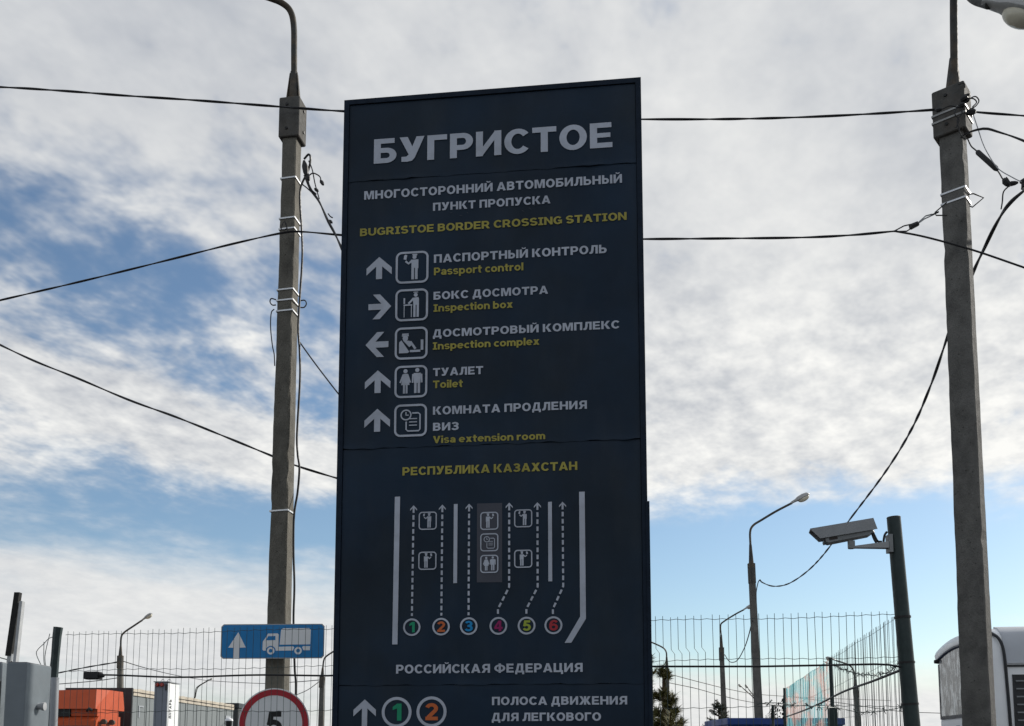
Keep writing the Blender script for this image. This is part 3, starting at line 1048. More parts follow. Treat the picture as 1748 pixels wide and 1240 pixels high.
mb = MB(ML)
zb = at(497, 243, 9.0).z
zt = at(497, 176, 9.0).z
mb.bbox((-.102, -.10, zb), (.102, .10, zt), .008)
cb = mb.build('clamp_box', MAT['clamp_paint'], LP)
for x, z in ((-.02, zb + .08), (-.02, zt - .08)):
    mb = MB(ML)
    mb.tube([(x, -.098, z), (x, -.112, z)], .014, 6)
    mb.build('bolt', MAT['black'], cb)
for z in (zb + .10, zt - .09):
    mb = MB(ML)
    mb.tube([(.098, .02, z), (.112, .02, z)], .014, 6)
    mb.build('bolt', MAT['black'], cb)
mb = MB()
p0, p1 = at(501, 176, 9.0), at(502, 124, 9.0)
mb.tube([p0, p1], [.052, .036], 12)
for sx in (-1, 1):
    mb.prism([(-.004, -.05), (.004, -.05), (.004, .05), (-.004, .05)], lambda x, y: p0 + Vector((sx * .062 + x, y * .8, 0)), lambda x, y: p1 + Vector((sx * .034 + x, y * .4, -.02)))
mb.build('bracket', MAT['dark_steel'], LP)
mb = MB()
arm = catmull([at(502, 150, 9.0), at(502, 90, 9.0), at(501.5, 45, 9.0), at(496, 20, 8.98), at(482, 6, 8.95), at(458, -4, 8.9), at(400, -22, 8.75), at(330, -45, 8.6)], 6)
mb.tube(arm, .030, 12)
mb.build('lamp_arm', MAT['dark_steel'], LP, smooth=True)
lamp_head(LP, arm[-1], arm[-1] - arm[-3])
for py in (313, 381, 399, 502, 520, 538, 877):
    z = at(490, py, 9.0).z
    w, d = wl(z)
    strap(ML, w, d, z, LP)

# right pole
BR_ = at(1671, 1230, 8.6)
BR_.z = 0
RRZ = rad(-40)
RLEAN = (.0075, 0)
BR_.x -= .012
RH = 7.75
RP = thing('concrete_lamp_pole', 'chipped dark concrete lamp pole with tangled cables on the right', 'lamp pole', BR_)
concrete_shaft(BR_, RRZ, .245, .20, .19, .15, RH - .3, 'concrete_grey', RP, RLEAN, 11)
MR = local(BR_, RRZ, RLEAN)
zb, zt = at(1630, 236, 8.6).z, at(1630, 158, 8.6).z
mb = MB(MR)
mb.bbox((-.142, -.11, zb), (.142, .11, zt), .008)
cb = mb.build('clamp_box', MAT['clamp_paint'], RP)
for x, z in ((-.02, zb + .09), (-.02, zt - .08)):
    mb = MB(MR)
    mb.tube([(x, -.108, z), (x, -.122, z)], .015, 6)
    mb.build('bolt', MAT['black'], cb)
for zz in (zb + .13, zb + .20):
    strap(MR, .284, .22, zz, RP, .018, 'lamp_body')
for py in (351, 334):
    z = at(1638, py, 8.6).z
    strap(MR, .207, .156, z, RP, .016)
pb0, pb1 = at(1627, 158, 8.6), at(1627.5, 100, 8.6)
mb = MB()
mb.tube([pb0, pb1], [.07, .036], 12)
mb.build('bracket', MAT['dark_steel'], RP)
mb = MB()
arm = catmull([at(1629, 150, 8.58), at(1628.5, 80, 8.56), at(1628, 20, 8.54), at(1629, -18, 8.5), at(1637, -26, 8.35), at(1650, -12, 8.15), at(1663, 0.5, 7.95), at(1680, 6.5, 7.8), at(1688, 9, 7.73)], 6)
mb.tube(arm, [.034] * len(arm), 12)
mb.build('lamp_arm', MAT['dark_steel'], RP, smooth=True)
lamp_head(RP, at(1684, 7.5, 7.75), at(1764, 30, 7.6) - at(1684, 7.5, 7.75), .84)
# bent wire hooks strapped to the pole
for pts in ([(1652, 332), (1662, 331), (1679, 338), (1660, 354), (1655, 352)], [(1616, 346), (1596, 363), (1598, 368), (1617, 368)]):
    mb = MB()
    mb.tube([at(x, y, 8.5) for x, y in pts], .006, 6)
    mb.build('hook', MAT['dark_steel'], RP)
for pts in ([(471, 512), (463, 510), (461, 516), (465, 521), (471, 521)], [(511, 514), (520, 513), (523, 519), (519, 525), (511, 525)]):
    mb = MB()
    mb.tube(catmull([at(x, y, 8.95) for x, y in pts], 4), .006, 6)
    mb.build('hook', MAT['dark_steel'], LP)

# ------------------------------------------------------------------ overhead cables


def cable(name, label, pts, r=.009, twist=0, cat='cable', mname='cable', extra=None, step=8, group=None):
    """pts = list of (px, py, depth)"""
    r *= .88
    P3 = [at(*p) for p in pts]
    path = catmull(P3, step)
    mb = MB()
    if twist:
        path = resample(path, .05)
        n = len(path)
        rs_ = random.Random(len(label) + n)
        lay = [rs_.uniform(.7, 1.3) for _ in range(40)]
        for s in range(twist):
            q = []
            an = s * 2 * math.pi / twist
            for i, p in enumerate(path):
                t = (path[min(i + 1, n - 1)] - path[max(i - 1, 0)]).normalized()
                a = t.cross(Vector((0, 0, 1))).normalized() if abs(t.z) < .98 else Vector((1, 0, 0))
                b_ = t.cross(a)
                an += .05 / (.95 * max(1.0, r / .009)) * 2 * math.pi * lay[(i // 14) % 40]
                q.append(p + (a * math.cos(an) + b_ * math.sin(an)) * r * .62)
            mb.tube(q, r, 5)
    else:
        mb.tube(path, r, 7)
    o = mb.build(name, MAT[mname], None, smooth=True, origin=P3[0])
    return tag(o, label, cat, group)


cable('overhead_cable', 'twisted black cable crossing above the upper left pole box to the sign', [(-1300, 105, 10.2), (-600, 122, 9.7), (-60, 146, 9.2), (100, 155, 9.0), (205, 163, 8.9), (340, 172, 8.85), (497, 184, 8.82), (600, 191, 8.80), (850, 203, 8.75), (1100, 204, 8.7), (1250, 203.5, 8.65), (1380, 200, 8.6), (1500, 194, 8.55), (1606, 187, 8.5)], .0085, 2)
cable('overhead_cable', 'pair of black cables leaving the right pole box towards the right edge', [(1654, 190, 8.45), (1680, 193, 8.4), (1748, 198, 8.3), (1900, 210, 8.0), (2600, 262, 7.6), (4000, 380, 7.0)], .008, 2)
cable('overhead_cable', 'black cable looping from under the right pole box to the right', [(1640, 236, 8.45), (1652, 227, 8.4), (1680, 220, 8.3), (1705, 226, 8.2), (1748, 241, 8.1), (1850, 285, 8.0), (2500, 540, 8.0), (3500, 850, 8.0)], .008, 2)
cable('overhead_cable', 'twisted cable rising from left edge to the middle of the left pole', [(-1500, 800, 12.0), (-700, 668, 10.6), (-80, 533, 9.6), (0, 513, 9.5), (150, 478, 9.3), (300, 441, 9.1), (400, 416, 8.95), (482, 398, 8.82), (516, 396, 8.8), (588, 402, 8.8), (700, 408, 8.75)], .0075, 2)
cable('overhead_cable', 'taut black cable from the sign to the tensioner on the right pole', [(1000, 409, 8.7), (1100, 408.5, 8.65), (1230, 407.5, 8.6), (1362, 406, 8.55), (1450, 402, 8.5), (1528, 395, 8.45)], .0085, 2)
cable('overhead_cable', 'thin cable descending from tensioner across the right pole to right edge', [(1528, 395, 8.45), (1580, 405, 8.4), (1660, 427, 8.3), (1748, 457, 8.2), (1850, 492, 8.1), (2600, 700, 7.8), (3800, 950, 7.5)], .010)
# tensioner clamp and strap
tn = thing('cable_tensioner', 'wire loop and dark wedge clamp holding the taut cable to the right pole', 'clamp', at(1530, 394, 8.45))
mb = MB()
mb.tube([at(1528, 394, 8.45), at(1543, 386, 8.45), at(1556, 383, 8.45), at(1557, 389, 8.45), at(1548, 395, 8.45), at(1532, 395.5, 8.45)], .006, 6)
mb.build('loop', MAT['cable'], tn)
mb = MB()
mb.tube([at(1554, 388, 8.45), at(1567, 382, 8.45)], [.026, .022], 6)
mb.build('wedge', MAT['black'], tn)
mb = MB()
mb.tube([at(1567, 382, 8.45), at(1578, 374, 8.45), at(1589, 369, 8.45), at(1591, 366, 8.45), at(1580, 369, 8.45), at(1569, 379, 8.45)], .006, 6)
mb.build('link', MAT['galv'], tn)
mb = MB()
mb.tube([at(1590, 368, 8.45), at(1602, 362, 8.45)], .008, 6)
mb.build('strap_end', MAT['cable'], tn)

cable('overhead_cable', 'black cable falling from left edge to behind the left pole', [(-1400, -60, 14.0), (-600, 300, 11.6), (-60, 560, 10.2), (0, 589, 10.0), (60, 617, 9.85), (130, 645, 9.7), (220, 683, 9.55), (300, 712, 9.4), (380, 744, 9.3), (463, 778, 9.25), (505, 795, 9.25), (580, 818, 9.25), (640, 834, 9.2)], .0085, 2)
cable('drop_cable', 'bundle of dark cables hanging from the left pole top down to the sign', [(520, 300, 8.86), (531, 325, 8.84), (545, 345, 8.8), (560, 378, 8.75), (573, 402, 8.7), (590, 440, 8.6), (600, 465, 8.55)], .009, 2)
cable('drop_cable', 'thin cable slanting from the left pole down behind the sign', [(512, 585, 8.9), (535, 617, 8.8), (560, 650, 8.7), (585, 682, 8.6)], .0075)
cable('downlead_cable', 'thick black cable running wavily down the right side of left pole', [(519, 272, 8.86), (527, 264, 8.84), (530, 272, 8.84), (526, 292, 8.86), (514, 318, 8.88), (512, 345, 8.88), (515, 395, 8.88), (516, 440, 8.88), (512, 505, 8.88), (509, 560, 8.88), (511.5, 600, 8.88), (512, 650, 8.88), (507, 740, 8.88), (508, 775, 8.86), (511, 800, 8.85), (508, 840, 8.87), (502, 880, 8.88), (501, 940, 8.88), (502.5, 1000, 8.88), (501, 1060, 8.88), (503, 1140, 8.87), (505, 1180, 8.86), (500, 1300, 8.85)], .0115)
cable('loop_cable', 'short thin cable looping down left edge of the left pole below the straps', [(468, 528, 8.9), (463, 535, 8.9), (462, 560, 8.9), (465, 590, 8.9), (468, 605, 8.9), (469, 625, 8.92)], .006)
cable('overhead_cable', 'long sagging twisted cable from right edge past the surveillance camera to grey lamp post', [(3400, -300, 5.6), (2400, 40, 6.7), (1800, 290, 7.8), (1748, 326, 8.1), (1720, 352, 8.4), (1700, 384, 8.7), (1680, 425, 9.0), (1660, 468, 9.4), (1622, 562, 10.5), (1590, 655, 11.6), (1555, 735, 13), (1510, 808, 15), (1450, 888, 17.5), (1405, 948, 20), (1375, 978, 21.8), (1345, 997, 23), (1320, 1001, 24), (1302, 995, 24.6), (1297, 990, 24.8)], .013, 2)
cable('hanging_cable', 'cable with fat sleeve hanging from right pole box to black splice', [(1652, 238, 8.4), (1658, 250, 8.38), (1667, 258, 8.35), (1690, 280, 8.3), (1703, 292, 8.25), (1711, 305, 8.2), (1716, 312, 8.18)], .007)
mb = MB()
mb.tube([at(1667, 258, 8.35), at(1669, 260, 8.35), at(1700, 288, 8.26), at(1703, 291, 8.25)], [.012, .022, .022, .012], 8)
tag(mb.build('cable_sleeve', MAT['black'], None, True, at(1685, 275, 8.3)), 'fat black sleeve on the cable right of the right pole', 'sleeve')
cable('hanging_cable', 'thin pale wire hanging from right pole box to the splice at right edge', [(1661, 195, 8.4), (1670, 222, 8.38), (1677, 243, 8.34), (1686, 262, 8.3), (1704, 288, 8.2), (1728, 303, 8.1), (1744, 311, 8.05)], .005, mname='galv')
sp_ = thing('cable_splice', 'spiky black splice connector where cables meet near right edge', 'connector', at(1720, 312, 8.16))
for q, (a, b_, r) in enumerate((((1713, 306), (1724, 318), .03), ((1720, 315), (1738, 312), .022), ((1718, 303), (1720, 312), .012))):
    mb = MB()
    A, B = at(*a, 8.16), at(*b_, 8.14)
    mb.tube([A, A.lerp(B, .3), A.lerp(B, .7), B], [r * .5, r, r * .85, r * .4], 7)
    mb.build('clamp', MAT['black'], sp_)
cable('hanging_cable', 'short black cable from splice down to the sagging cable at right edge', [(1722, 318, 8.16), (1713, 328, 8.2), (1711, 345, 8.35), (1709, 357, 8.5)], .007)
mb = MB()
mb.tube([at(1741, 311, 8.1), at(1748, 310, 8.08), at(1762, 308, 8.05)], [.012, .03, .02], 7)
tag(mb.build('cable_connector', MAT['black'], None, False, at(1748, 310, 8.08)), 'black connector at the far right edge beside the splice', 'connector')

# connectors on the right pole box
kn = thing('cable_knot', 'tangle of black connectors and cable loops on front of right pole box', 'connectors', at(1640, 175, 8.4))
rs = random.Random(5)
for a, b_, r in (((1640, 172), (1652, 165), .028), ((1636, 182), (1648, 178), .026), ((1596, 189), (1608, 187), .02), ((1650, 192), (1666, 191), .032), ((1642, 166), (1656, 161), .014), ((1646, 176), (1655, 170), .016)):
    mb = MB()
    A, B = at(*a, 8.42), at(*b_, 8.38)
    mb.tube([A, A.lerp(B, .35), A.lerp(B, .75), B], [r * .5, r, r * .9, r * .45], 7)
    mb.build('connector', MAT['black'], kn)
for pts in ([(1608, 187), (1622, 181), (1638, 184), (1648, 178)], [(1650, 172), (1664, 165), (1671, 172), (1666, 181), (1656, 187)], [(1652, 168), (1662, 169), (1667, 175), (1660, 183)], [(1634, 182), (1630, 195), (1637, 205), (1632, 218)], [(1640, 180), (1642, 195), (1634, 206), (1640, 230), (1648, 238)], [(1636, 145), (1645, 142), (1647, 150)]):
    mb = MB()
    mb.tube(catmull([at(x, y, 8.4) for x, y in pts], 6), .0055, 6)
    mb.build('cable_loop', MAT['cable'], kn, True)
# connectors on the left pole
kn = thing('cable_knot', 'small black connectors and thin loops on right side of left pole below its box', 'connectors', at(522, 290, 8.85))
for a, b_, r in (((519, 275), (523, 300), .030), ((523, 295), (527, 308), .024), ((547, 308), (552, 316), .018), ((562, 376), (567, 381), .014), ((537, 322), (543, 327), .016)):
    mb = MB()
    A, B = at(*a, 8.84), at(*b_, 8.82)
    mb.tube([A, A.lerp(B, .35), A.lerp(B, .75), B], [r * .4, r, r * .9, r * .5], 7)
    mb.build('connector', MAT['black'], kn)
for pts in ([(527, 300), (535, 296), (546, 302), (548, 312)], [(516, 315), (526, 323), (539, 336), (545, 345)], [(526, 308), (530, 322), (540, 332)], [(527, 275), (533, 290), (538, 315), (545, 340)], [(560, 365), (564, 370), (568, 372)], [(484, 380), (480, 392), (490, 390), (486, 378), (492, 396)]):
    mb = MB()
    mb.tube(catmull([at(x, y, 8.82) for x, y in pts], 6), .006, 6)
    mb.build('cable_loop', MAT['cable'], kn, True)

# ------------------------------------------------------------------ road signs on the left pole
BS = thing('truck_lane_sign', 'blue rectangular road sign with white arrow and truck', 'road sign', at(465, 1095, 8.82))
p00, p10, p01 = at(376, 1125, 8.80), at(553, 1124, 8.80), at(379, 1066, 8.80)
bx_, by_ = (p10 - p00), (p01 - p00)
bw, bh = bx_.length, by_.length
bx_.normalize(); by_ = Vector((0, 0, 1)); bx_.z *= 1
bn = Vector((0, -1, 0))


def bs(x, y, n=0.0):
    return p00 + bx_ * (x * bw) + by_ * (y * bh) + bn * n


def oct_(m, c):
    cx_, cy_ = c / bw, c / bh
    mx_, my_ = m / bw, m / bh
    return [(mx_ + cx_, my_), (1 - mx_ - cx_, my_), (1 - mx_, my_ + cy_), (1 - mx_, 1 - my_ - cy_), (1 - mx_ - cx_, 1 - my_), (mx_ + cx_, 1 - my_), (mx_, 1 - my_ - cy_), (mx_, my_ + cy_)]


mb = MB()
mb.prism(oct_(0, .022), lambda x, y: bs(x, y, -.008), lambda x, y: bs(x, y, 0.0))
plate = mb.build('plate', MAT['galv_pale'], BS)
mb = MB()
mb.add([bs(x, y, .0015) for x, y in oct_(.008, .02)], [list(range(8))])
mb.build('face', MAT['road_blue'], plate)


def crop(x, y):                                            # picture of the sign face in photo-crop units -> 0..1
    return (x - 98) / 1043, (558 - y) / 350


def bsp(mb, pts, lv=0):
    mb.add([bs(*crop(x, y), .003 + .0002 * lv) for x, y in pts], [list(range(len(pts)))])


mb = MB()
bsp(mb, [(228, 556), (292, 554), (290, 447), (352, 445), (272, 290), (175, 446), (230, 447)])
mb.build('arrow', MAT['road_white'], plate)
mb = MB()
bsp(mb, [(722, 252), (985, 252), (1004, 270), (1001, 417), (692, 419), (703, 270)])
bsp(mb, [(522, 385), (551, 345), (572, 306), (670, 304), (682, 318), (680, 440), (828, 436), (850, 455), (830, 478), (655, 480), (630, 440), (585, 440), (560, 478), (530, 478), (521, 465)], 1)
bsp(mb, [(928, 434), (1000, 434), (998, 476), (935, 476), (915, 450)], 2)
for cx_ in (604, 880):
    for q in strip([(cx_ + 29 * math.cos(2 * math.pi * i / 20), 480 + 29 * math.sin(2 * math.pi * i / 20)) for i in range(20)], 10, 10, True):
        bsp(mb, q, 4)
mb.build('truck_symbol', MAT['road_white'], plate)
mb = MB()
bsp(mb, [(553, 373), (575, 332), (648, 331), (648, 371)], 8)
for cx_ in (604, 880):
    for q in strip([(cx_ + 44 * math.cos(2 * math.pi * i / 20), 480 + 44 * math.sin(2 * math.pi * i / 20)) for i in range(20)], 6, 6, True):
        bsp(mb, q, 6)
mb.build('truck_detail', MAT['road_blue'], plate)
mb = MB()
for z in (bs(.5, .3).z, bs(.5, .7).z):
    mb.box((p00.x + bw * .36, 8.81, z - .012), (p00.x + bw * .68, 8.835, z + .012))
    mb.box((BL_.x - .105, 8.835, z - .012), (BL_.x + .105, 8.90, z + .012))
mb.build('bracket', MAT['galv'], BS)

RS = thing('speed_limit_sign', 'round white speed limit sign with red rim reading 5', 'road sign', at(467, 1236, 8.78))
c5 = at(467.3, 1236, 8.76)
R5 = 60.8 / FPX * 8.76 * 1.0


def ringmesh(mb, r0, r1, n, seg=56):
    vs = []
    for i in range(seg):
        a = 2 * math.pi * i / seg
        vs += [c5 + Vector((r0 * math.cos(a), -n, r0 * math.sin(a))), c5 + Vector((r1 * math.cos(a), -n, r1 * math.sin(a)))]
    mb.add(vs, [(2 * i, 2 * i + 1, (2 * i + 3) % (2 * seg), (2 * i + 2) % (2 * seg)) for i in range(seg)])


mb = MB()
mb.tube([c5 + Vector((0, .01, 0)), c5], R5, 56)
pl = mb.build('plate', MAT['road_white'], RS)
mb = MB()
ringmesh(mb, R5 * .80, R5 * .965, .002)
mb.build('rim', MAT['road_red'], pl)
mb = MB()
lettering(mb, '5', c5 + Vector((-.075, -.002, -.115)), Vector((1, 0, 0)), Vector((0, 0, 1)), Vector((0, -1, 0)), .15, .225)
mb.build('digit', MAT['black'], pl)
mb = MB()
mb.box((c5.x - .10, 8.771, c5.z - .02), (c5.x + .10, 8.90, c5.z + .02))
mb.build('bracket', MAT['galv'], RS)

# ------------------------------------------------------------------ fence
FL, FR = Vector((-4.06, 9.0, 0)), Vector((2.985, 7.62, 0))
FZ = 2.64


def wire_mesh(name, kink, z0, z1, r=.0028, wob=0):
    mb = MB()
    pts = [(0, 0, z0), (0, 0, (z0 + z1) / 2)]
    if kink:
        pts += [(0, 0, z1 - .30), (-.028, .02, z1 - .26), (-.028, 0, z1)]
    else:
        pts += [(wob, wob * .4, z1 - .4), (wob * .4, 0, z1)]
    mb.tube(pts, r, 4, True)
    me = bpy.data.meshes.new(name)
    me.from_pydata(mb.v, [], mb.f)
    return me


def fence_run(root, A, B, spacing, mname, zs, kink_fn=None, jit=.003, top=.035, r=.0021, ztop=FZ):
    d = B - A
    L0 = d.length
    ex = d.normalized()
    ang = math.atan2(ex.y, ex.x)
    meshes = [wire_mesh('wire', False, .05, ztop + top, r, w) for w in (-.006, -.003, 0, .003, .006)] + [wire_mesh('wire', True, .05, ztop + top, r)]
    for m_ in meshes:
        m_.materials.append(MAT[mname])
    n = int(L0 / spacing)
    rs = random.Random(int(L0 * 100))
    for i in range(n + 1):
        s = min(i * spacing + .02, L0)
        p = A + ex * s
        kink = kink_fn and kink_fn(p)
        me = meshes[5] if kink else rs.choice(meshes[:5])
        o = bpy.data.objects.new('wire', me)
        COL.objects.link(o)
        o.parent = root
        o.location = p - root.location + Vector((rs.uniform(-jit, jit), 0, rs.uniform(-.008, .006)))
        o.rotation_euler = (rs.uniform(-.004, .004), rs.uniform(-.0015, .0015), ang)
    for z in zs:
        mb = MB()
        q = []
        m = int(L0 / (spacing / 2))
        for i in range(m + 1):
            p = A + ex * (L0 * i / m)
            tw = .004 * math.sin(i * math.pi / 2 * 1.0) + .006 * math.sin(i * .11 + z * 5)
            q.append(p + Vector((0, -.004, z + tw)))
        mb.tube(q, r * 1.05, 4)
        mb.build('cross_wire', MAT[mname], root)


fence = thing('wire_fence', 'dark welded wire fence running behind the sign from left post to camera post', 'fence', FL)
zs = [FZ, FZ - .325, FZ - .70, FZ - 1.1, FZ - 1.6, FZ - 2.1]
fence_run(fence, FL, FR, .0605, 'wire_green', zs, lambda p: .95 < p.x < 1.55)
# left post (leaning, with broken edge) 
mb = MB()
lp0, lp1 = at(83, 1240, 9.0), at(99.5, 1071, 9.0)
dv = (lp1 - lp0).normalized()
base = lp0 - dv * (lp0.z / dv.z)
mid = [base.lerp(lp1, t) for t in (0, .5, .62, .75, .82, .9, .97, 1)]
mb.tube([p + Vector((random.uniform(-.004, .004), 0, 0)) for p in mid], [.045, .045, .043, .041, .040, .036, .039, .041], 6)
mb.build('post', MAT['post_green'], fence)
mb = MB()
q1 = at(94, 1157, 8.93)
mb.tube([Vector((q1.x - .06, 8.93, 0)), at(91, 1240, 8.93), q1], .035, 10)
mb.build('post_sleeve', MAT['post_white'], fence, True)
# loose torn wires left of the post
for pts in ([(97, 1086), (84, 1090), (75, 1099), (64, 1110), (63, 1120), (75, 1147), (77, 1165), (70, 1185)], [(85, 1082), (78, 1112), (77, 1130), (82, 1160), (84, 1190), (80, 1215)], [(75, 1096), (75, 1130), (79, 1150), (75, 1180), (68, 1210), (72, 1240)],
            [(66, 1183), (70, 1205), (78, 1214), (98, 1214)], [(97, 1147), (75, 1151), (66, 1152), (48, 1150)], [(95, 1140), (78, 1138), (62, 1134)], [(74, 1152), (66, 1163), (64, 1168)], [(72, 1157), (80, 1170), (85, 1200)]):
    mb = MB()
    mb.tube(catmull([at(x, y, 9.05) for x, y in pts], 5), .0035, 4)
    mb.build('loose_wire', MAT['wire_green'], fence)

# the post that carries the surveillance camera
c0, c1 = at(1557, 1240, 7.6), at(1525.5, 884, 7.6)
dv = (c1 - c0).normalized()
cbase = c0 - dv * (c0.z / dv.z)
CP = thing('camera_post', 'leaning dark green round post carrying the surveillance camera', 'post', cbase)
mb = MB()
mb.tube([cbase, c0, c1], [.060, .060, .052], 20)
mb.build('shaft', MAT['post_green'], CP, True)
mb = MB()
mb.tube([c1, c1 + dv * .006], [.0535, .05], 20)
mb.build('cap', MAT['dark_steel'], CP)
for py in (1056, 1133, 1203):
    p = c0.lerp(c1, (1240 - py) / 356)
    mb = MB()
    mb.tube([p - dv * .008, p + dv * .008], .0625, 20)
    mb.build('band', MAT['black'], CP)

# receding side fence
sfence = thing('wire_fence', 'side fence running back from camera post with fine moire-tinted wires', 'fence', FR)
B1, B2 = Vector((3.66, 11.4, 0)), Vector((4.66, 17.0, 0))
fence_run(sfence, FR + Vector((.05, .12, 0)), B1, .0605, 'wire_green', zs[:4], None, .003, .035, .0016)
fence_run(sfence, B1, B2, .0605, 'wire_moire', zs[:4], None, .003, .0, .0032)
for q, (p, r) in enumerate(((B1, .022), (B2, .03))):
    mb = MB()
    mb.tube([p, p + Vector((0, 0, FZ + .02))], r, 8)
    mb.build('post', MAT['post_green'], sfence)

# perimeter sensor cable along the fences
sc_ = thing('sensor_cable', 'thick black cable strung along front fence ending in a black box at left', 'cable', at(160, 1153, 8.85))
mb = MB()
q = []
for i in range(61):
    t = i / 60
    px = 172 + (1540 - 172) * t
    py = 1153.5 + 6 * math.sin(t * math.pi * 1.0) * (1 if px < 560 else .2) - 18 * t ** 1.2
    if px < 575:
        py = 1153 + 3.5 * math.sin((px - 172) / 130) * math.exp(-((px - 260) / 120) ** 2) + .8 * math.sin(px / 40)
    elif px < 1100:
        py = 1153 - 15 * (px - 575) / 525
    else:
        py = 1138 - 4 * max(0, (px - 1300) / 200) + 6 * max(0, (px - 1510) / 30)
    k = (px - 110) / 1420
    Y = 1 / (1 / 9.0 + k * (1 / 7.62 - 1 / 9.0)) - .03
    q.append(at(px, py, Y))
mb.tube(q, .0082, 7)
mb.build('cable', MAT['cable'], sc_, True)
mb = MB()
e0, e1 = at(145, 1147, 8.9), at(171, 1160, 8.9)
mb.bbox((e0.x, 8.86, e1.z), (e1.x, 8.96, e0.z), .008)
bx = mb.build('end_box', MAT['black'], sc_)
mb = MB()
mb.tube([at(170, 1153, 8.88), at(178, 1154, 8.88)], [.026, .014], 8)
mb.build('gland', MAT['black'], bx)
cable('sensor_cable', 'thick black cable dropping along the side fence from the camera post', [(1538, 1144, 7.65), (1490, 1163, 8.4), (1440, 1181, 9.8), (1400, 1201, 11.4), (1370, 1214, 13.5), (1342, 1224, 16.8)], .012)


def barbed(name, label, pts, every=.22):
    P3 = [at(*p) for p in pts]
    path = resample(catmull(P3, 8), .05)
    mb = MB()
    mb.tube(path, .0035, 4)
    rs = random.Random(len(pts) * 7)
    st = max(1, int(every / .05))
    for i in range(2, len(path) - 1, st):
        p = path[i]
        for k in range(3):
            d = Vector((rs.uniform(-1, 1), rs.uniform(-.5, .5), rs.uniform(-1, 1))).normalized() * .035
            mb.tube([p - d, p + d], .003, 3)
    o = mb.build(name, MAT['wire_green'], None, False, P3[0])
    return tag(o, label, 'barbed wire')


barbed('barbed_wire', 'barbed wire strand across the right fence just above the blue cabin', [(1292, 1202, 8.0), (1320, 1200, 8.0), (1345, 1203, 8.0), (1375, 1205, 8.1), (1400, 1207, 8.3), (1430, 1209, 8.6), (1460, 1215, 8.6), (1490, 1216, 8.2), (1520, 1212, 7.9), (1541, 1207, 7.8)])
barbed('barbed_wire', 'sagging barbed wire strand between fence top and camera post', [(1405, 1129, 11.5), (1418, 1134, 11.4), (1440, 1143, 10.5), (1465, 1151, 9.6), (1495, 1153, 8.9), (1515, 1148, 8.4), (1527, 1140, 8.0), (1538, 1135, 7.7)])

# ------------------------------------------------------------------ surveillance camera
CC = thing('surveillance_camera', 'grey box surveillance camera with sunshield mounted on the dark post', 'camera', at(1475, 930, 7.55))
ca_, cb_ = at(1382, 907, 7.66), at(1489, 889, 7.56)         # top front, top rear of the sunshield
ax = (cb_ - ca_).normalized()
sd = ax.cross(Vector((0, 0, 1))).normalized()                # away from viewer is +y
if sd.y > 0:
    sd = -sd                                                # sd towards the viewer
cu = sd.cross(ax).normalized()
if cu.z < 0:
    cu = -cu
Lc = (cb_ - ca_).length


def cp(a, s, h):
    return ca_ + ax * a + sd * s + cu * h


def cprism(prof, s0, s1, name, mname, parent):
    mb = MB()
    mb.prism(prof, lambda a, h: cp(a, s0, h), lambda a, h: cp(a, s1, h))
    return mb.build(name, MAT[mname], parent)


# sunshield: folded sheet, top plus two side flaps with slanted front
t_ = .005
mb = MB()
fl = [(0, 0), (Lc, 0), (Lc + .015, -.085), (.062, -.085)]
for s0, s1 in ((.07, .07 + t_), (-.07 - t_, -.07)):
    mb.prism(fl, lambda a, h: cp(a, s0, h), lambda a, h: cp(a, s1, h))
mb.prism([(0, 0), (Lc, 0), (Lc, t_), (0, t_)], lambda a, h: cp(a, -.07 - t_, h), lambda a, h: cp(a, .07 + t_, h))
sh = mb.build('sunshield', MAT['cctv_grey'], CC)
body = cprism([(.10, -.115), (.12, -.125), (Lc - .05, -.115), (Lc - .02, -.10), (Lc - .02, -.02), (.10, -.02)], -.058, .058, 'housing', 'cctv_body', CC)
cprism([(.088, -.118), (.10, -.118), (.10, -.03), (.088, -.03)], -.062, .062, 'front_ring', 'black', body)
cprism([(.128, -.108), (.19, -.108), (.19, -.088), (.128, -.088)], .0585, .0605, 'label_plate', 'tarp_cream', body).data.materials[0] = MAT['cable_brown']
cprism([(.084, -.108), (.088, -.108), (.088, -.04), (.084, -.04)], -.05, .05, 'front_glass', 'glass_dark', body)
n0 = at(1453, 925, 7.52)
mb = MB()
mb.prism([(-.022, 0), (.022, 0), (.022, .055), (-.022, .055)], lambda x, z: n0 + Vector((x, -.02, z - .05)), lambda x, z: n0 + Vector((x, .02, z - .05)))
mb.tube([n0 + Vector((0, 0, -.055)), n0 + Vector((0, 0, -.035))], .026, 10)
mb.build('neck', MAT['cctv_body'], CC)
a0, a1 = at(1453, 936, 7.52), at(1518, 930.5, 7.58)
mb = MB()
mb.prism([(0, 0), (1, 0), (1, 1), (0, 1)], lambda x, y: a0.lerp(at(1518, 936.5, 7.58), x) + Vector((0, -.022 - .012 * x, .012 * y + y * x * .04)), lambda x, y: a0.lerp(at(1518, 936.5, 7.58), x) + Vector((0, .022 + .012 * x, .012 * y + y * x * .04)))
mb.build('wall_arm', MAT['cctv_grey'], CC)
m0 = at(1517, 932, 7.58)
mb = MB()
mb.box((m0.x - .008, m0.y - .04, m0.z - .055), (m0.x + .02, m0.y + .04, m0.z + .085))
mb.build('mount_plate', MAT['cctv_body'], CC)
for pts in ([(1489, 908), (1493, 915), (1498, 924), (1505, 925)], [(1488, 909), (1492, 920), (1496, 927)], [(1514, 908), (1510, 914), (1508, 925)]):
    mb = MB()
    mb.tube(catmull([at(x, y, 7.56) for x, y in pts], 5), .009, 7)
    mb.build('lead', MAT['cable'], CC, True)
mb = MB()
mb.tube([at(1488, 907, 7.58), at(1490, 911, 7.57)], .016, 8)
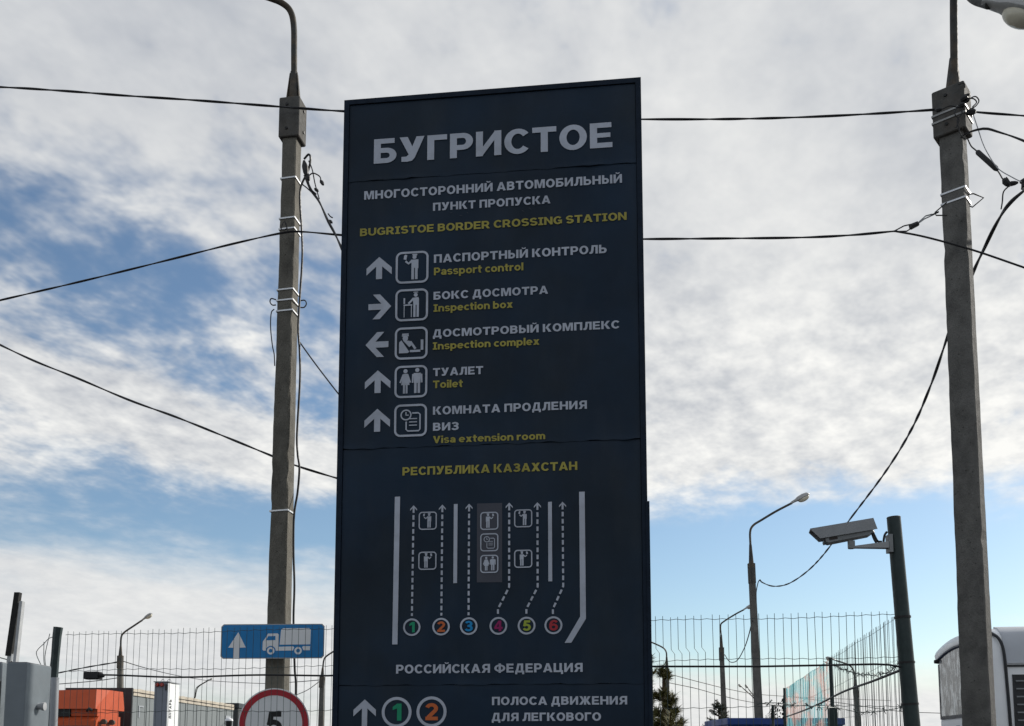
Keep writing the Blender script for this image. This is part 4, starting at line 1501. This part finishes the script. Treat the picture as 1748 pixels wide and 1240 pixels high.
mb.build('gland', MAT['cctv_grey'], CC)

# ------------------------------------------------------------------ lamp posts in the distance


def lamp_post(label, Y, foot, top, br, arms, w, tone='concrete_far', heads=1.0):
    """foot/top/br in photo pixels: pole foot direction, pole top, bracket top; arms: list of pixel paths ending at the lamp"""
    t3 = at(*top, Y)
    f3 = at(*foot, Y)
    dv = (t3 - f3).normalized()
    base = f3 - dv * (f3.z / dv.z)
    root = thing('street_lamp', label, 'street lamp', base, 'street lamps in the distance')
    mb = MB()
    mb.prism([(-w, -w), (w, -w), (w, w), (-w, w)], lambda x, y: base + Vector((x * 1.25, y * 1.25, 0)), lambda x, y: t3 + Vector((x * .85, y * .85, 0)))
    mb.build('pole', MAT[tone], root)
    mb = MB()
    b3 = at(*br, Y)
    up = (b3 - t3)
    mb.tube([t3 - up.normalized() * .5, t3 + up * .02], w * 1.25, 6)
    mb.tube([t3, b3], [w * .8, w * .42], 8)
    mb.build('bracket', MAT['dark_steel'], root)
    for path in arms:
        P3 = [at(x, y, Y) for x, y in path]
        pth = catmull(P3, 5)
        mb = MB()
        mb.tube(pth, w * .36, 7)
        mb.build('lamp_arm', MAT['dark_steel'], root, True)
        lamp_head(root, P3[-1], P3[-1] - pth[-3], heads)


lamp_post('street lamp with pale glass head left of the surveillance camera', 25, (1296, 1240), (1282.5, 963), (1281, 930), [[(1281, 932), (1280.5, 908), (1286, 897), (1300, 888), (1325, 873), (1352, 859)]], .082, heads=.86)
lamp_post('street lamp whose arm ends behind the tall grey lamp post', 38, (1237, 1240), (1231.5, 1106), (1231, 1084), [[(1231, 1086), (1230, 1068), (1236, 1061), (1255, 1049), (1270, 1041)]], .085, heads=.7)
lamp_post('street lamp beside the pine tree with its arm reaching behind the sign', 46, (1139.5, 1240), (1138.5, 1142), (1138, 1122), [[(1138, 1124), (1137, 1113), (1130, 1105), (1108, 1095), (1096, 1090)]], .10, heads=.9)
lamp_post('far twin street lamp mostly hidden behind the grey lamp post', 70, (1294, 1240), (1291, 1200), (1290, 1196), [[(1290, 1197), (1283, 1188), (1268, 1175)], [(1291, 1197), (1287, 1189), (1278, 1177)]], .10, heads=.7)
lamp_post('street lamp seen through the side fence near the camera post', 44, (1465, 1240), (1460.5, 1172), (1459, 1155), [[(1459, 1157), (1457, 1145), (1450, 1136), (1437, 1131), (1427, 1128)]], .10, heads=.8)
lamp_post('street lamp rising behind the orange truck on the left', 40, (205, 1240), (205.5, 1120), (206, 1103), [[(206, 1105), (207, 1088), (212, 1080), (228, 1069), (243, 1059)]], .105, heads=.8)
lamp_post('street lamp between the truck road sign and the tall sign', 46, (548, 1240), (550, 1156), (551, 1140), [[(551, 1142), (553, 1127), (558, 1120), (575, 1109), (586, 1103)]], .11, heads=.8)
lamp_post('far twin street lamp above the grey trailer', 75, (332, 1240), (332.5, 1200), (332.5, 1190), [[(332.5, 1191), (334, 1178), (338, 1172), (351, 1164)], [(333.5, 1191), (336, 1178), (341, 1171), (356, 1162)]], .09, heads=.55)
cable('thin_cable', 'drooping cable from grey lamp post to the shorter street lamp', [(1284, 1060, 24.9), (1278, 1085, 28), (1270, 1108, 31), (1258, 1128, 34), (1246, 1130, 36), (1237, 1118, 37.5)], .018)
cable('thin_cable', 'short cable hugging the grey lamp post below its bracket', [(1297, 990, 24.8), (1294, 995, 24.8), (1291, 1010, 24.8), (1291, 1025, 24.8)], .014)
cable('thin_cable', 'upper thin cable descending rightwards from lamp by the pine tree', [(1143, 1151, 46), (1200, 1166, 50), (1250, 1178, 54), (1300, 1186, 58), (1400, 1192, 66), (1520, 1196, 72)], .022)
cable('thin_cable', 'lower thin cable descending rightwards from lamp by the pine tree', [(1143, 1166, 46), (1190, 1176, 50), (1240, 1190, 54), (1290, 1200, 58), (1360, 1208, 66)], .022)
cable('thin_cable', 'thin cables converging on the street lamp behind the orange truck', [(60, 1157, 46), (110, 1147, 43), (150, 1139, 42), (204, 1130, 40)], .024, 2)
cable('thin_cable', 'thin sagging cable left of the street lamp above orange truck', [(40, 1172, 46), (100, 1168, 43), (160, 1163, 42), (204, 1157, 40)], .02)
cable('thin_cable', 'thin cable slanting right from the street lamp above orange truck', [(210, 1129, 40), (250, 1141, 48), (300, 1153, 60), (352, 1162, 75)], .022)
cable('thin_cable', 'faint cable crossing behind the left pole to the lamp beside the sign', [(352, 1162, 75), (400, 1165, 66), (455, 1167, 58), (510, 1164, 50), (546, 1161, 46)], .022)
cable('thin_cable', 'thin cable slanting down left from the lamp beside the tall sign', [(546, 1163, 46), (525, 1178, 48), (505, 1187, 52), (480, 1198, 56)], .02)
cable('thin_cable', 'faint cable passing behind the bus and side fence at right', [(1350, 1190, 70), (1440, 1201, 66), (1530, 1214, 62), (1610, 1218, 58)], .022)

# ------------------------------------------------------------------ left: pillars, raised barrier boom


def pillar(label, Y, x0, x1, top, depth, rz=0):
    a, b_ = at(x0, top, Y), at(x1, top, Y)
    root = thing('grey_pillar', label, 'pillar', ((a.x + b_.x) / 2, Y, 0))
    mb = MB()
    mb.bbox((a.x, Y, 0), (b_.x, Y + depth, a.z), .008)
    mb.build('body', MAT['pillar_grey'], root)
    mb = MB()
    mb.bbox((a.x + .004, Y + .004, a.z - .001), (b_.x - .004, Y + depth - .004, a.z + .004), .002)
    mb.build('lid', MAT['galv'], root)
    return root, a, b_


pr, a, b_ = pillar('grey metal pillar with a round knob on its right side', 7.9, 11, 46, 1131, .43)
mb = MB()
kz = at(56, 1206, 8.1)
mb.tube([(b_.x - .01, 8.13, kz.z), (b_.x + .03, 8.13, kz.z), (b_.x + .032, 8.13, kz.z), (b_.x + .055, 8.13, kz.z)], [.026, .026, .034, .034], 14)
mb.build('knob', MAT['galv_pale'], pr, True)
pr, a, b_ = pillar('pale pillar cut by the left picture edge with black box on it', 8.2, -40, 4, 1131, .2)
mb = MB()
mb.bbox((b_.x - .05, 8.10, at(0, 1212, 8.1).z), (b_.x + .012, 8.19, at(0, 1160, 8.1).z), .012)
mb.build('reader_box', MAT['black'], pr)
bb0, bb1 = at(15.5, 1120, 10.0), at(31, 1012, 10.0)
BB = thing('barrier_boom', 'raised dark and pale barrier boom behind the grey pillar', 'barrier', (bb0.x - .2, 10, 0))
dvb = (bb1 - bb0).normalized()
fb = bb0 - dvb * ((bb0.z - .9) / dvb.z)
mb = MB()
mb.prism([(-.026, -.03), (.026, -.03), (.026, .03), (-.026, .03)], lambda x, y: bb0 + Vector((x, y, 0)), lambda x, y: bb1 + Vector((x, y, 0)))
mb.build('rubber_edge', MAT['rubber'], BB)
w0 = at(26, 1135, 9.98)
w1 = at(37.5, 1027, 9.98)
w0b = w0 - (w1 - w0) * .9
mb = MB()
mb.prism([(-.013, -.03), (.017, -.03), (.017, .03), (-.013, .03)], lambda x, y: w0b + Vector((x, y, 0)), lambda x, y: w1 + Vector((x, y, 0)))
mb.build('boom', MAT['galv_pale'], BB)
mb = MB()
mb.prism([(-.026, -.02), (.012, -.02), (.012, .02), (-.026, .02)], lambda x, y: fb + Vector((x + .02, y, 0)), lambda x, y: bb0 + Vector((x + .02, y, .02)))
mb.build('inner_profile', MAT['galv'], BB)
mb = MB()
mb.bbox((fb.x - .14, 9.84, 0), (fb.x + .18, 10.16, 1.05), .02)
mb.build('drive_box', MAT['pillar_grey'], BB)
cable('thin_cable', 'thin black cable entering from left edge to the barrier boom', [(-20, 1118, 10.2), (0, 1123, 10.1), (14, 1127, 10.0), (22, 1131, 10.0)], .006)

# ------------------------------------------------------------------ radiation monitor column
Ym = 15.0
m0, m1 = at(264, 1164, Ym), at(285, 1164, Ym)
MC = thing('monitor_column', 'white and grey detector column with two red lamps behind the fence', 'column', (m1.x, Ym, 0))
H_ = m0.z
mb = MB()
mb.bbox((m0.x, Ym, 0), (m1.x, Ym + .30, H_ - .01), .006)
mb.build('front_box', MAT['monitor_grey'], MC)
wx0 = m1.x + .004
wx1 = m1.x + .022
mb = MB()
mb.bbox((wx0, Ym + .01, 0), (wx1, Ym + .50, H_ - .02), .003)
wb = mb.build('side_box', MAT['monitor_white'], MC)
mb = MB()
mb.prism([(m0.x - .01, Ym - .02), (m1.x + .01, Ym - .02), (wx1 + .012, Ym - .015), (wx1 + .012, Ym + .52), (m0.x - .01, Ym + .32)], lambda x, y: Vector((x, y, H_ - .008)), lambda x, y: Vector((x, y, H_ + .006)))
mb.build('lid', MAT['galv'], MC)
for px in (268.5, 276.5):
    p = at(px, 1169.5, Ym - .01)
    mb = MB()
    mb.tube([p + Vector((0, .02, 0)), p + Vector((0, -.012, 0)), p + Vector((0, -.03, 0))], [.030, .030, .018], 14)
    mb.build('red_lamp', MAT['lens_red'], MC, True)
mb = MB()
bp_ = at(284, 1173, Ym)
mb.box((bp_.x - .012, Ym - .012, bp_.z - .05), (bp_.x + .012, Ym + .02, bp_.z + .04))
mb.build('hinge', MAT['black'], MC)
mb = MB()
lp_ = Vector((wx1 + .003, Ym + .17, at(290, 1227, Ym + .1).z))
lettering(mb, 'ЯНТАРЬ', lp_, Vector((0, 0, 1)), Vector((0, -1, 0)), Vector((1, 0, 0)), .29, .10, gap=26)
mb.build('lettering', MAT['truck_charcoal'], wb)
for px in (278, 289):
    p = at(px, 1162, Ym + .1)
    mb = MB()
    mb.tube([p + Vector((.03 * math.cos(a_), 0, .03 * math.sin(a_) - .015)) for a_ in [math.pi * i / 8 for i in range(9)]], .005, 5)
    mb.build('lifting_eye', MAT['galv'], MC)

# dome camera by the far truck
dp = at(391, 1231, 22)
DC = thing('dome_camera', 'white domed device on dark housing left of the speed limit sign', 'dome camera', (dp.x, 22, 0))
mb = MB()
mb.ellipsoid((dp.x, 22, dp.z), .09, .09, .075, None, 16, 10, 0, 0.0)
mb.build('dome', MAT['dome_white'], DC, True)
mb = MB()
mb.tube([(dp.x, 22, dp.z - .14), (dp.x, 22, dp.z - .08), (dp.x, 22, dp.z)], [.05, .065, .07], 14)
mb.build('housing', MAT['black'], DC, True)
mb = MB()
mb.tube([(dp.x, 22, 0), (dp.x, 22, dp.z - .12)], .04, 10)
mb.build('pole', MAT['dark_steel'], DC, True)

# ------------------------------------------------------------------ orange truck and trailer
TX1, TX0 = -14.2, -16.7
TR = thing('orange_truck', 'orange truck cab with roof fairing behind the wire fence', 'truck', ((TX0 + TX1) / 2, 35, 0))


def ext(prof, x0, x1, name, m, parent, inset=0.0):
    mb = MB()
    ym = sum(p[0] for p in prof) / len(prof)
    mb.prism(prof, lambda y, z: Vector((x0, y, z)), lambda y, z: Vector((x1, y, z)))
    return mb.build(name, MAT[m], parent)


cabn = ext([(34.0, .55), (34.0, 1.9), (34.12, 2.62), (34.35, 2.79), (36.2, 2.80), (36.25, .55)], TX0, TX1, 'cab', 'truck_orange', TR)
ext([(33.985, 1.55), (33.985, 1.90), (34.065, 2.44), (34.105, 2.44), (34.03, 1.55)], TX0 + .18, TX1 - .18, 'windscreen', 'glass_dark', cabn)
# roof fairing: swept panel with side wing
mb = MB()
fz0, fz1 = 3.02, 3.72
lo = [(TX0 + .02, 34.12), (TX1 - .06, 34.12), (TX1 + .005, 35.0), (TX1 + .005, 36.55), (TX0, 36.55), (TX0, 35.0)]
hi = [(TX0 + .10, 34.75), (TX1 - .30, 34.75), (TX1 - .04, 35.3), (TX1 + .0, 36.35), (TX0 + .04, 36.35), (TX0 + .05, 35.3)]
vs = [(*p, fz0) for p in lo] + [(*p, fz1 - (.04 if i in (0, 5) else 0)) for i, p in enumerate(hi)]
mb.add(vs, [(5, 4, 3, 2, 1, 0), (6, 7, 8, 9, 10, 11)] + [(i, (i + 1) % 6, (i + 1) % 6 + 6, i + 6) for i in range(6)])
fa = mb.build('roof_fairing', MAT['truck_orange'], TR)
mb = MB()
mb.box((TX0 + .1, 34.20, 2.76), (TX1 - .95, 36.1, 3.015))
mb.build('visor_gap', MAT['black'], TR)
mb = MB()
mb.box((TX1 - .93, 34.25, 2.775), (TX1 - .03, 36.1, 3.025))
mb.build('fairing_base', MAT['truck_orange'], TR)
for y in (34.6, 35.3):
    for z in (2.58, 2.36):
        mb = MB()
        mb.tube([(TX1 - .01, y, z), (TX1 + .12, y, z), (TX1 + .14, y - .1, z), (TX1 + .14, y - .25, z)], [.05, .07, .09, .10], 9)
        mb.build('air_horn', MAT['dark_steel'], TR, True)
mb = MB()
mb.tube([(TX1 - .32, 34.1, 2.95), (TX1 - .2, 33.98, 3.02), (TX1 - .1, 33.98, 2.95)], .05, 7)
mb.build('marker_lamp', MAT['black'], TR)
for x in (TX0 - .12, TX1 + .12):
    mb = MB()
    mb.bbox((x - .1, 33.85, 1.5), (x + .1, 34.0, 2.15), .03)
    mb.build('mirror', MAT['black'], TR)
for y in (34.9, 37.6):
    for x in (TX0 + .05, TX1 - .35):
        mb = MB()
        mb.tube([(x, y, .5), (x + .3, y, .5)], .5, 22)
        mb.build('wheel', MAT['rubber'], TR, True)
ext([(34.2, .5), (38.6, .5), (38.6, .8), (34.2, .8)], TX0 + .7, TX1 - .7, 'chassis', 'black', TR)

TY0, TY1, TZ = 37.25, 50.9, 3.93
TL = thing('grey_trailer', 'long grey curtain trailer with cream top rail behind the orange cab', 'trailer', (TX1 - 1.2, 44, 0))
mb = MB()
mb.box((TX0 + .05, TY0 + .05, 1.1), (TX1 - .02, TY1, TZ - .28))
mb.build('body', MAT['trailer_grey'], TL)
mb = MB()
mb.box((TX0, TY0 - .03, 1.1), (TX1 + .012, TY0 + .05, TZ))
mb.build('front_wall', MAT['trailer_dark'], TL)
ny = 40
mb = MB()
q = []
rs = random.Random(9)
for i in range(ny + 1):
    y = TY0 + .06 + (TY1 - TY0 - .06) * i / ny
    q.append((y, TZ - .01 + rs.uniform(-.025, .02), rs.uniform(-.008, .012)))
vs, fs = [], []
for y, z, w in q:
    vs += [(TX1 + .02 + w, y, TZ - .28), (TX1 + .03 + w, y, TZ - .14), (TX1 + .012 + w, y, TZ - .13), (TX1 + .022, y, z - .02), (TX1 - .12, y, z + .02), (TX0 + .02, y, z), (TX0 + .02, y, TZ - .28)]
for i in range(ny):
    for k in range(7):
        fs.append((i * 7 + k, i * 7 + (k + 1) % 7, (i + 1) * 7 + (k + 1) % 7, (i + 1) * 7 + k))
mb.add(vs, fs)
mb.build('roof_tarp', MAT['tarp_cream'], TL)
mb = MB()
mb.box((TX1 + .02, TY0 + .06, TZ - .165), (TX1 + .045, TY1 - .1, TZ - .135))
mb.build('roof_rail', MAT['cable_brown'], TL)
for i in range(1, 9):
    y = TY0 + 1.55 * i
    mb = MB()
    mb.box((TX1 - .02, y - .03, 1.15), (TX1 + .004, y + .03, TZ - .285))
    mb.build('curtain_pole', MAT['trailer_grey'], TL)
for i in range(7):
    y = TY1 - .9
    z = 3.25 - i * .27
    mb = MB()
    mb.box((TX1 - .02, y - .5, z - .07), (TX1 + .015, y + .5, z + .07))
    mb.build('buckle_stripe', MAT['post_white'], TL)
mb = MB()
yb = TY0 + .75
mb.box((TX1 - .02, yb - .04, 2.85), (TX1 + .006, yb + .04, 3.30))
mb.box((TX1 - .02, yb + .04, 3.25), (TX1 + .006, yb + .45, 3.30))
mb.build('stencil_mark', MAT['post_white'], TL)
for y in (45.5, 46.8, 48.1):
    for x in (TX0 + .05, TX1 - .4):
        mb = MB()
        mb.tube([(x, y, .5), (x + .35, y, .5)], .5, 20)
        mb.build('wheel', MAT['rubber'], TL, True)
mb = MB()
mb.box((TX0 + .6, TY0, .75), (TX1 - .6, TY1, 1.1))
mb.build('chassis', MAT['black'], TL)

d0, d1 = at(390, 1201, 56), at(407, 1201, 56)
DT = thing('dark_truck', 'dark grey truck body end standing behind the grey trailer', 'truck', ((d0.x + d1.x) / 2, 56, 0))
mb = MB()
mb.bbox((d0.x - 1.2, 56, .6), (d1.x, 62, d0.z), .05)
mb.build('body', MAT['truck_charcoal'], DT)
mb = MB()
mb.bbox((d0.x - 1.25, 55.93, d0.z - .28), (d1.x + .05, 62.05, d0.z + .02), .03)
mb.build('roof_cap', MAT['bus_black'], DT)
mb = MB()
mb.bbox((d1.x + .05, 57, .6), (d1.x + .75, 61, d0.z - .55), .05)
mb.build('side_unit', MAT['trailer_dark'], DT)
for x in (d0.x - 1.0, d1.x - .4):
    mb = MB()
    mb.tube([(x, 57.5, .5), (x + .35, 57.5, .5)], .5, 20)
    mb.build('wheel', MAT['rubber'], DT, True)

# ------------------------------------------------------------------ bus
BX, BY = 6.76, 14.0
BZ = 3.37
BU = thing('white_bus', 'white bus at right edge with rear window and black louvre strip', 'bus', (BX + 4, BY + 1.2, 0))
mb = MB()
prof = [(BY + .02, .35), (BY, .6), (BY - .0, 2.75), (BY + .03, 3.02), (BY + .10, 3.22), (BY + .24, 3.33), (BY + .5, 3.37), (BY + 1.25, 3.40), (BY + 2.0, 3.36), (BY + 2.28, 3.28), (BY + 2.42, 3.1), (BY + 2.46, 2.75), (BY + 2.46, .6), (BY + 2.44, .35)]
# rear end tapers and rounds off
secs = [(BX - .02, .93, .965), (BX + .0, .965, .985), (BX + .07, .99, .996), (BX + .18, 1, 1), (BX + 9.0, 1, 1)]
vs, fs = [], []
n = len(prof)
for x, sy, sz in secs:
    for y, z in prof:
        vs.append((x, BY + 1.23 + (y - BY - 1.23) * sy, .35 + (z - .35) * sz))
for j in range(len(secs) - 1):
    for k in range(n):
        fs.append((j * n + k, j * n + (k + 1) % n, (j + 1) * n + (k + 1) % n, (j + 1) * n + k))
fs += [list(range(n)), list(range((len(secs) - 1) * n, len(secs) * n))[::-1]]
mb.add(vs, fs)
body = mb.build('body', MAT['bus_white'], BU, True)
# rear roof overhang (curved hood above the window)
mb = MB()
q = []
rw = 14
vs, fs = [], []
for i in range(rw + 1):
    t = i / rw
    y = BY + .10 + 2.30 * t
    arch = 3.10 + .26 * math.sin(math.pi * (.12 + .76 * t)) ** .8
    for dx, dz in ((-.02, -.16), (-.055, -.14), (-.07, -.07), (-.045, -.01), (.10, .025)):
        vs.append((BX + dx, y, arch + dz))
for i in range(rw):
    for k in range(4):
        fs.append((i * 5 + k, i * 5 + k + 1, (i + 1) * 5 + k + 1, (i + 1) * 5 + k))
mb.add(vs, fs)
mb.build('rear_hood', MAT['bus_white'], BU, True)
mb = MB()
def hood(y):
    t = (y - BY - .10) / 2.30
    return 3.10 + .26 * math.sin(math.pi * (.12 + .76 * t)) ** .8


ys = [BY + .22 + 2.04 * i / 16 for i in range(17)]
mb.prism([(BY + .22, 2.15), (BY + 2.26, 2.15)] + [(y, hood(y) - .185) for y in reversed(ys)], lambda y, z: Vector((BX - .045, y, z)), lambda y, z: Vector((BX - .028, y, z)))
rw_ = mb.build('rear_window', MAT['bus_glass'], BU)
mb = MB()
for a, b_ in (((BY + .17, 2.10), (BY + .22, 3.0)), ((BY + 2.26, 2.10), (BY + 2.31, 3.0)), ((BY + .22, 2.10), (BY + 2.26, 2.15))):
    mb.box((BX - .05, a[0], a[1]), (BX - .022, b_[0], b_[1]))
mb.tube([(BX - .045, y, hood(y) - .170) for y in ys], .024, 6)
mb.build('gasket', MAT['bus_black'], rw_)
mb = MB()
mb.prism([(BY + .2, 2.06), (BY + 2.28, 2.06), (BY + 2.28, 1.85), (BY + 1.6, 1.76), (BY + .9, 1.76), (BY + .2, 1.85)], lambda y, z: Vector((BX - .05, y, z)), lambda y, z: Vector((BX - .018, y, z)))
hp = mb.build('rear_panel', MAT['bus_white'], BU)
mb = MB()
for k in range(5):
    for j in range(3):
        if (k, j) in ((0, 0), (4, 0), (0, 2), (4, 2)):
            continue
        mb.box((BX - .056, BY + 1.28 + k * .06, 1.86 + j * .045), (BX - .049, BY + 1.32 + k * .06, 1.895 + j * .045))
mb.build('emblem', MAT['bus_grey'], hp)
mb = MB()
mb.tube([(BX - .10, BY + 2.32, 3.05), (BX - .01, BY + 2.32, 3.05)], [.03, .042], 10)
mb.build('marker_lamp', MAT['black'], BU)
# side: corner seam, roof edge, louvre strip
mb = MB()
pth = [(BX + .06, BY + .13, 3.27), (BX + .13, BY + .04, 3.18), (BX + .17, BY - .012, 3.0), (BX + .19, BY - .016, 2.6), (BX + .21, BY - .016, 1.8), (BX + .22, BY - .014, .7)]
mb.tube(catmull(pth, 4), .022, 8)
mb.build('corner_seam', MAT['bus_black'], BU, True)
mb = MB()
mb.prism([(BY - .012, 2.82), (BY + .02, 3.03), (BY + .09, 3.235), (BY + .235, 3.345), (BY + .4, 3.385), (BY + .4, 3.2), (BY + .1, 2.82)], lambda y, z: Vector((BX + .19, y, z)), lambda y, z: Vector((BX + 8.95, y, z)))
mb.build('roof_cove', MAT['bus_grey'], BU, True)
mb = MB()
mb.box((BX + .19, BY - .022, 2.77), (BX + 8.9, BY - .002, 2.80))
mb.build('side_trim', MAT['bus_black'], BU)
lv = MB()
lv.box((BX + .27, BY - .014, .9), (BX + .46, BY + .0, 2.66))
lvo = lv.build('louvre_strip', MAT['bus_black'], BU)
for i in range(15):
    z = 2.56 - i * .11
    mb = MB()
    mb.prism([(-.035, 0), (-.014, .02), (-.014, -.01)], lambda y, zz: Vector((BX + .31, BY + y, z + zz)), lambda y, zz: Vector((BX + .42, BY + y, z + zz)))
    mb.build('slat', MAT['cctv_body'], lvo)
for i in range(5):
    x = BX + .95 + i * 1.55
    mb = MB()
    mb.box((x, BY - .010, 1.65), (x + 1.4, BY + .01, 2.62))
    mb.build('side_window', MAT['glass_dark'], BU)
for x in (BX + 2.0, BX + 7.0):
    for y in (BY + .02, BY + 2.1):
        mb = MB()
        mb.tube([(x, y, .48), (x, y + .3, .48)], .48, 24)
        mb.build('wheel', MAT['rubber'], BU, True)

_pv = Vector((BX, BY, 0))
_rb = Matrix.Rotation(rad(-7), 3, 'Z')
BU.location = _pv + _rb @ (BU.location - _pv)              # parked slightly askew
BU.rotation_euler = (0, 0, rad(-7))

# ------------------------------------------------------------------ blue cabin, posts, torn net
cbx0, cbx1, cbz = at(1241, 1226, 20).x, at(1441, 1226, 20).x, at(1340, 1226, 20).z
CBN = thing('blue_cabin', 'blue flat roofed cabin low behind the right fence', 'cabin', ((cbx0 + cbx1) / 2, 21, 0))
mb = MB()
mb.box((cbx0 + .03, 20.03, 0), (cbx1 - .03, 22.3, cbz - .14))
mb.build('wall', MAT['cabin_blue'], CBN)
for i in range(12):
    x = cbx0 + .1 + (cbx1 - cbx0 - .2) * i / 11
    mb = MB()
    mb.box((x - .02, 20.0, 0), (x + .02, 20.035, cbz - .145))
    mb.build('rib', MAT['cabin_blue'], CBN)
mb = MB()
mb.bbox((cbx0, 19.95, cbz - .14), (cbx1, 22.35, cbz), .012)
mb.build('roof', MAT['cabin_blue'], CBN)
p = at(1420.5, 1209, 10)
DP = thing('short_post', 'short square dark green post in front of the blue cabin', 'post', (p.x, 10, 0))
mb = MB()
mb.bbox((p.x - .038, 9.96, 0), (p.x + .038, 10.04, p.z), .004)
mb.build('shaft', MAT['post_green'], DP)
mb = MB()
mb.box((p.x + .038, 9.99, p.z - .10), (p.x + .052, 10.02, p.z - .04))
mb.build('clip', MAT['black'], DP)
NP = thing('torn_netting', 'torn black netting hung on posts left of the side fence', 'netting', at(1330, 1226, 17.2))
for px, top in ((1319, 1204), (1339, 1187)):
    a, b_ = at(px - 1, 1290, 17.2), at(px, top, 17.2)
    mb = MB()
    mb.tube([Vector((a.x, 17.2, 0)), b_], .025, 7)
    mb.build('post', MAT['post_green'], NP)
rs = random.Random(21)
for (xa, xb, ya, yb, yl) in ((1306, 1319, 1222, 1205, 1228), (1322, 1340, 1203, 1188, 1228)):
    mb = MB()
    nx_, nz_ = 16, 16
    idx = {}
    for i in range(nx_ + 1):
        for j in range(nz_ + 1):
            px = xa + (xb - xa) * i / nx_
            tp = ya + (yb - ya) * (i / nx_) ** 1.4
            py = tp + (yl - tp) * j / nz_
            P = at(px, py, 17.2 + .05 * math.sin(i * 1.3 + j * .4))
            idx[i, j] = len(mb.v)
            mb.v.append(P)
    for i in range(nx_):
        for j in range(nz_):
            edge = i > nx_ - 5 or i < 2 and xa > 1320
            if rs.random() < (.85 if edge else .40):
                mb.f.append([idx[i, j], idx[i + 1, j], idx[i + 1, j + 1], idx[i, j + 1]])
                mb.m.append(0)
    mb.build('net', MAT['net_black'], NP)

# ------------------------------------------------------------------ trees


def conifer(name, label, base, H, twigs, mname, needle, seed, spread, nper, whorl=.35, low=.6, tips=.55, power=.8, bulk=1.0):
    rs = random.Random(seed)
    root = thing(name, label, 'tree', base)
    tr = MB()
    tpts = [base + Vector((rs.uniform(-.02, .02), 0, H * t)) for t in (0, .3, .6, .85, 1.0)]
    tr.tube(tpts, [.09, .07, .045, .02, .008], 8)
    nd = MB()

    def needles(a, b_, n, ln):
        d = (b_ - a)
        dl = d.length
        d.normalize()
        s = d.orthogonal().normalized()
        t = d.cross(s)
        for i in range(n):
            f = rs.random()
            p = a.lerp(b_, f)
            an = rs.uniform(0, 6.283)
            out = (s * math.cos(an) + t * math.sin(an))
            dr = (out * rs.uniform(.55, 1) + d * rs.uniform(.35, 1.0)).normalized() * ln * rs.uniform(.7, 1.15)
            w = d.cross(out).normalized() * ln * .06
            nd.add([p - w, p + w, p + dr], [(0, 1, 2)])

    z = low
    while z < H - .05:
        t = min(1.0, z / (H * bulk))
        R = spread * (1 - t) ** power + .05
        for k in range(twigs if t < 1 else 3):
            an = rs.uniform(0, 6.283)
            L = R * rs.uniform(.6, 1.1)
            up = rs.uniform(.15, .55)
            p0 = base + Vector((0, 0, z + rs.uniform(-.1, .1)))
            d = Vector((math.cos(an), math.sin(an), up)).normalized()
            p1 = p0 + d * L * .6
            p2 = p1 + (d + Vector((0, 0, tips))).normalized() * L * .45
            tr.tube([p0, p1, p2], [.014, .009, .005], 5)
            needles(p0.lerp(p1, .35), p1, int(nper * L * .8), needle)
            needles(p1, p2, int(nper * L * .8) + 14, needle)
            for m in range(3):
                q0 = p0.lerp(p1, rs.uniform(.3, 1))
                sd_ = (d + Vector((rs.uniform(-1, 1), rs.uniform(-1, 1), rs.uniform(.1, .9)))).normalized()
                q1 = q0 + sd_ * L * rs.uniform(.25, .45)
                tr.tube([q0, q1], [.007, .004], 4)
                needles(q0, q1, int(nper * L * .4) + 12, needle)
        z += whorl * rs.uniform(.7, 1.2)
    needles(base + Vector((0, 0, H - .35)), base + Vector((0, 0, H)), 60, needle)
    tr.build('trunk', MAT['bark'], root, True)
    nd.build('crown', MAT[mname], root)
    return root


pt = at(1134, 1135, 12)
conifer('pine_tree', 'young pine tree with bushy needles right of the tall sign', Vector((pt.x, 12, 0)), pt.z, 7, 'needle_pine', .11, 4, 1.30, 150, .15, .9, .9, .8, .84)
pt = at(1106, 1028, 14)
conifer('pine_tree', 'taller pine almost wholly hidden behind the right edge of the sign', Vector((pt.x - .05, 14, 0)), pt.z, 4, 'needle_pine', .11, 9, .34, 110, .3, 1.0, 1.0)
pt = at(1226, 1200, 24)
conifer('spruce_tree', 'small dark spruce top beside the street lamp right of the pine', Vector((pt.x, 24, 0)), pt.z, 9, 'needle_spruce', .07, 14, 1.1, 130, .13, .9, .1)
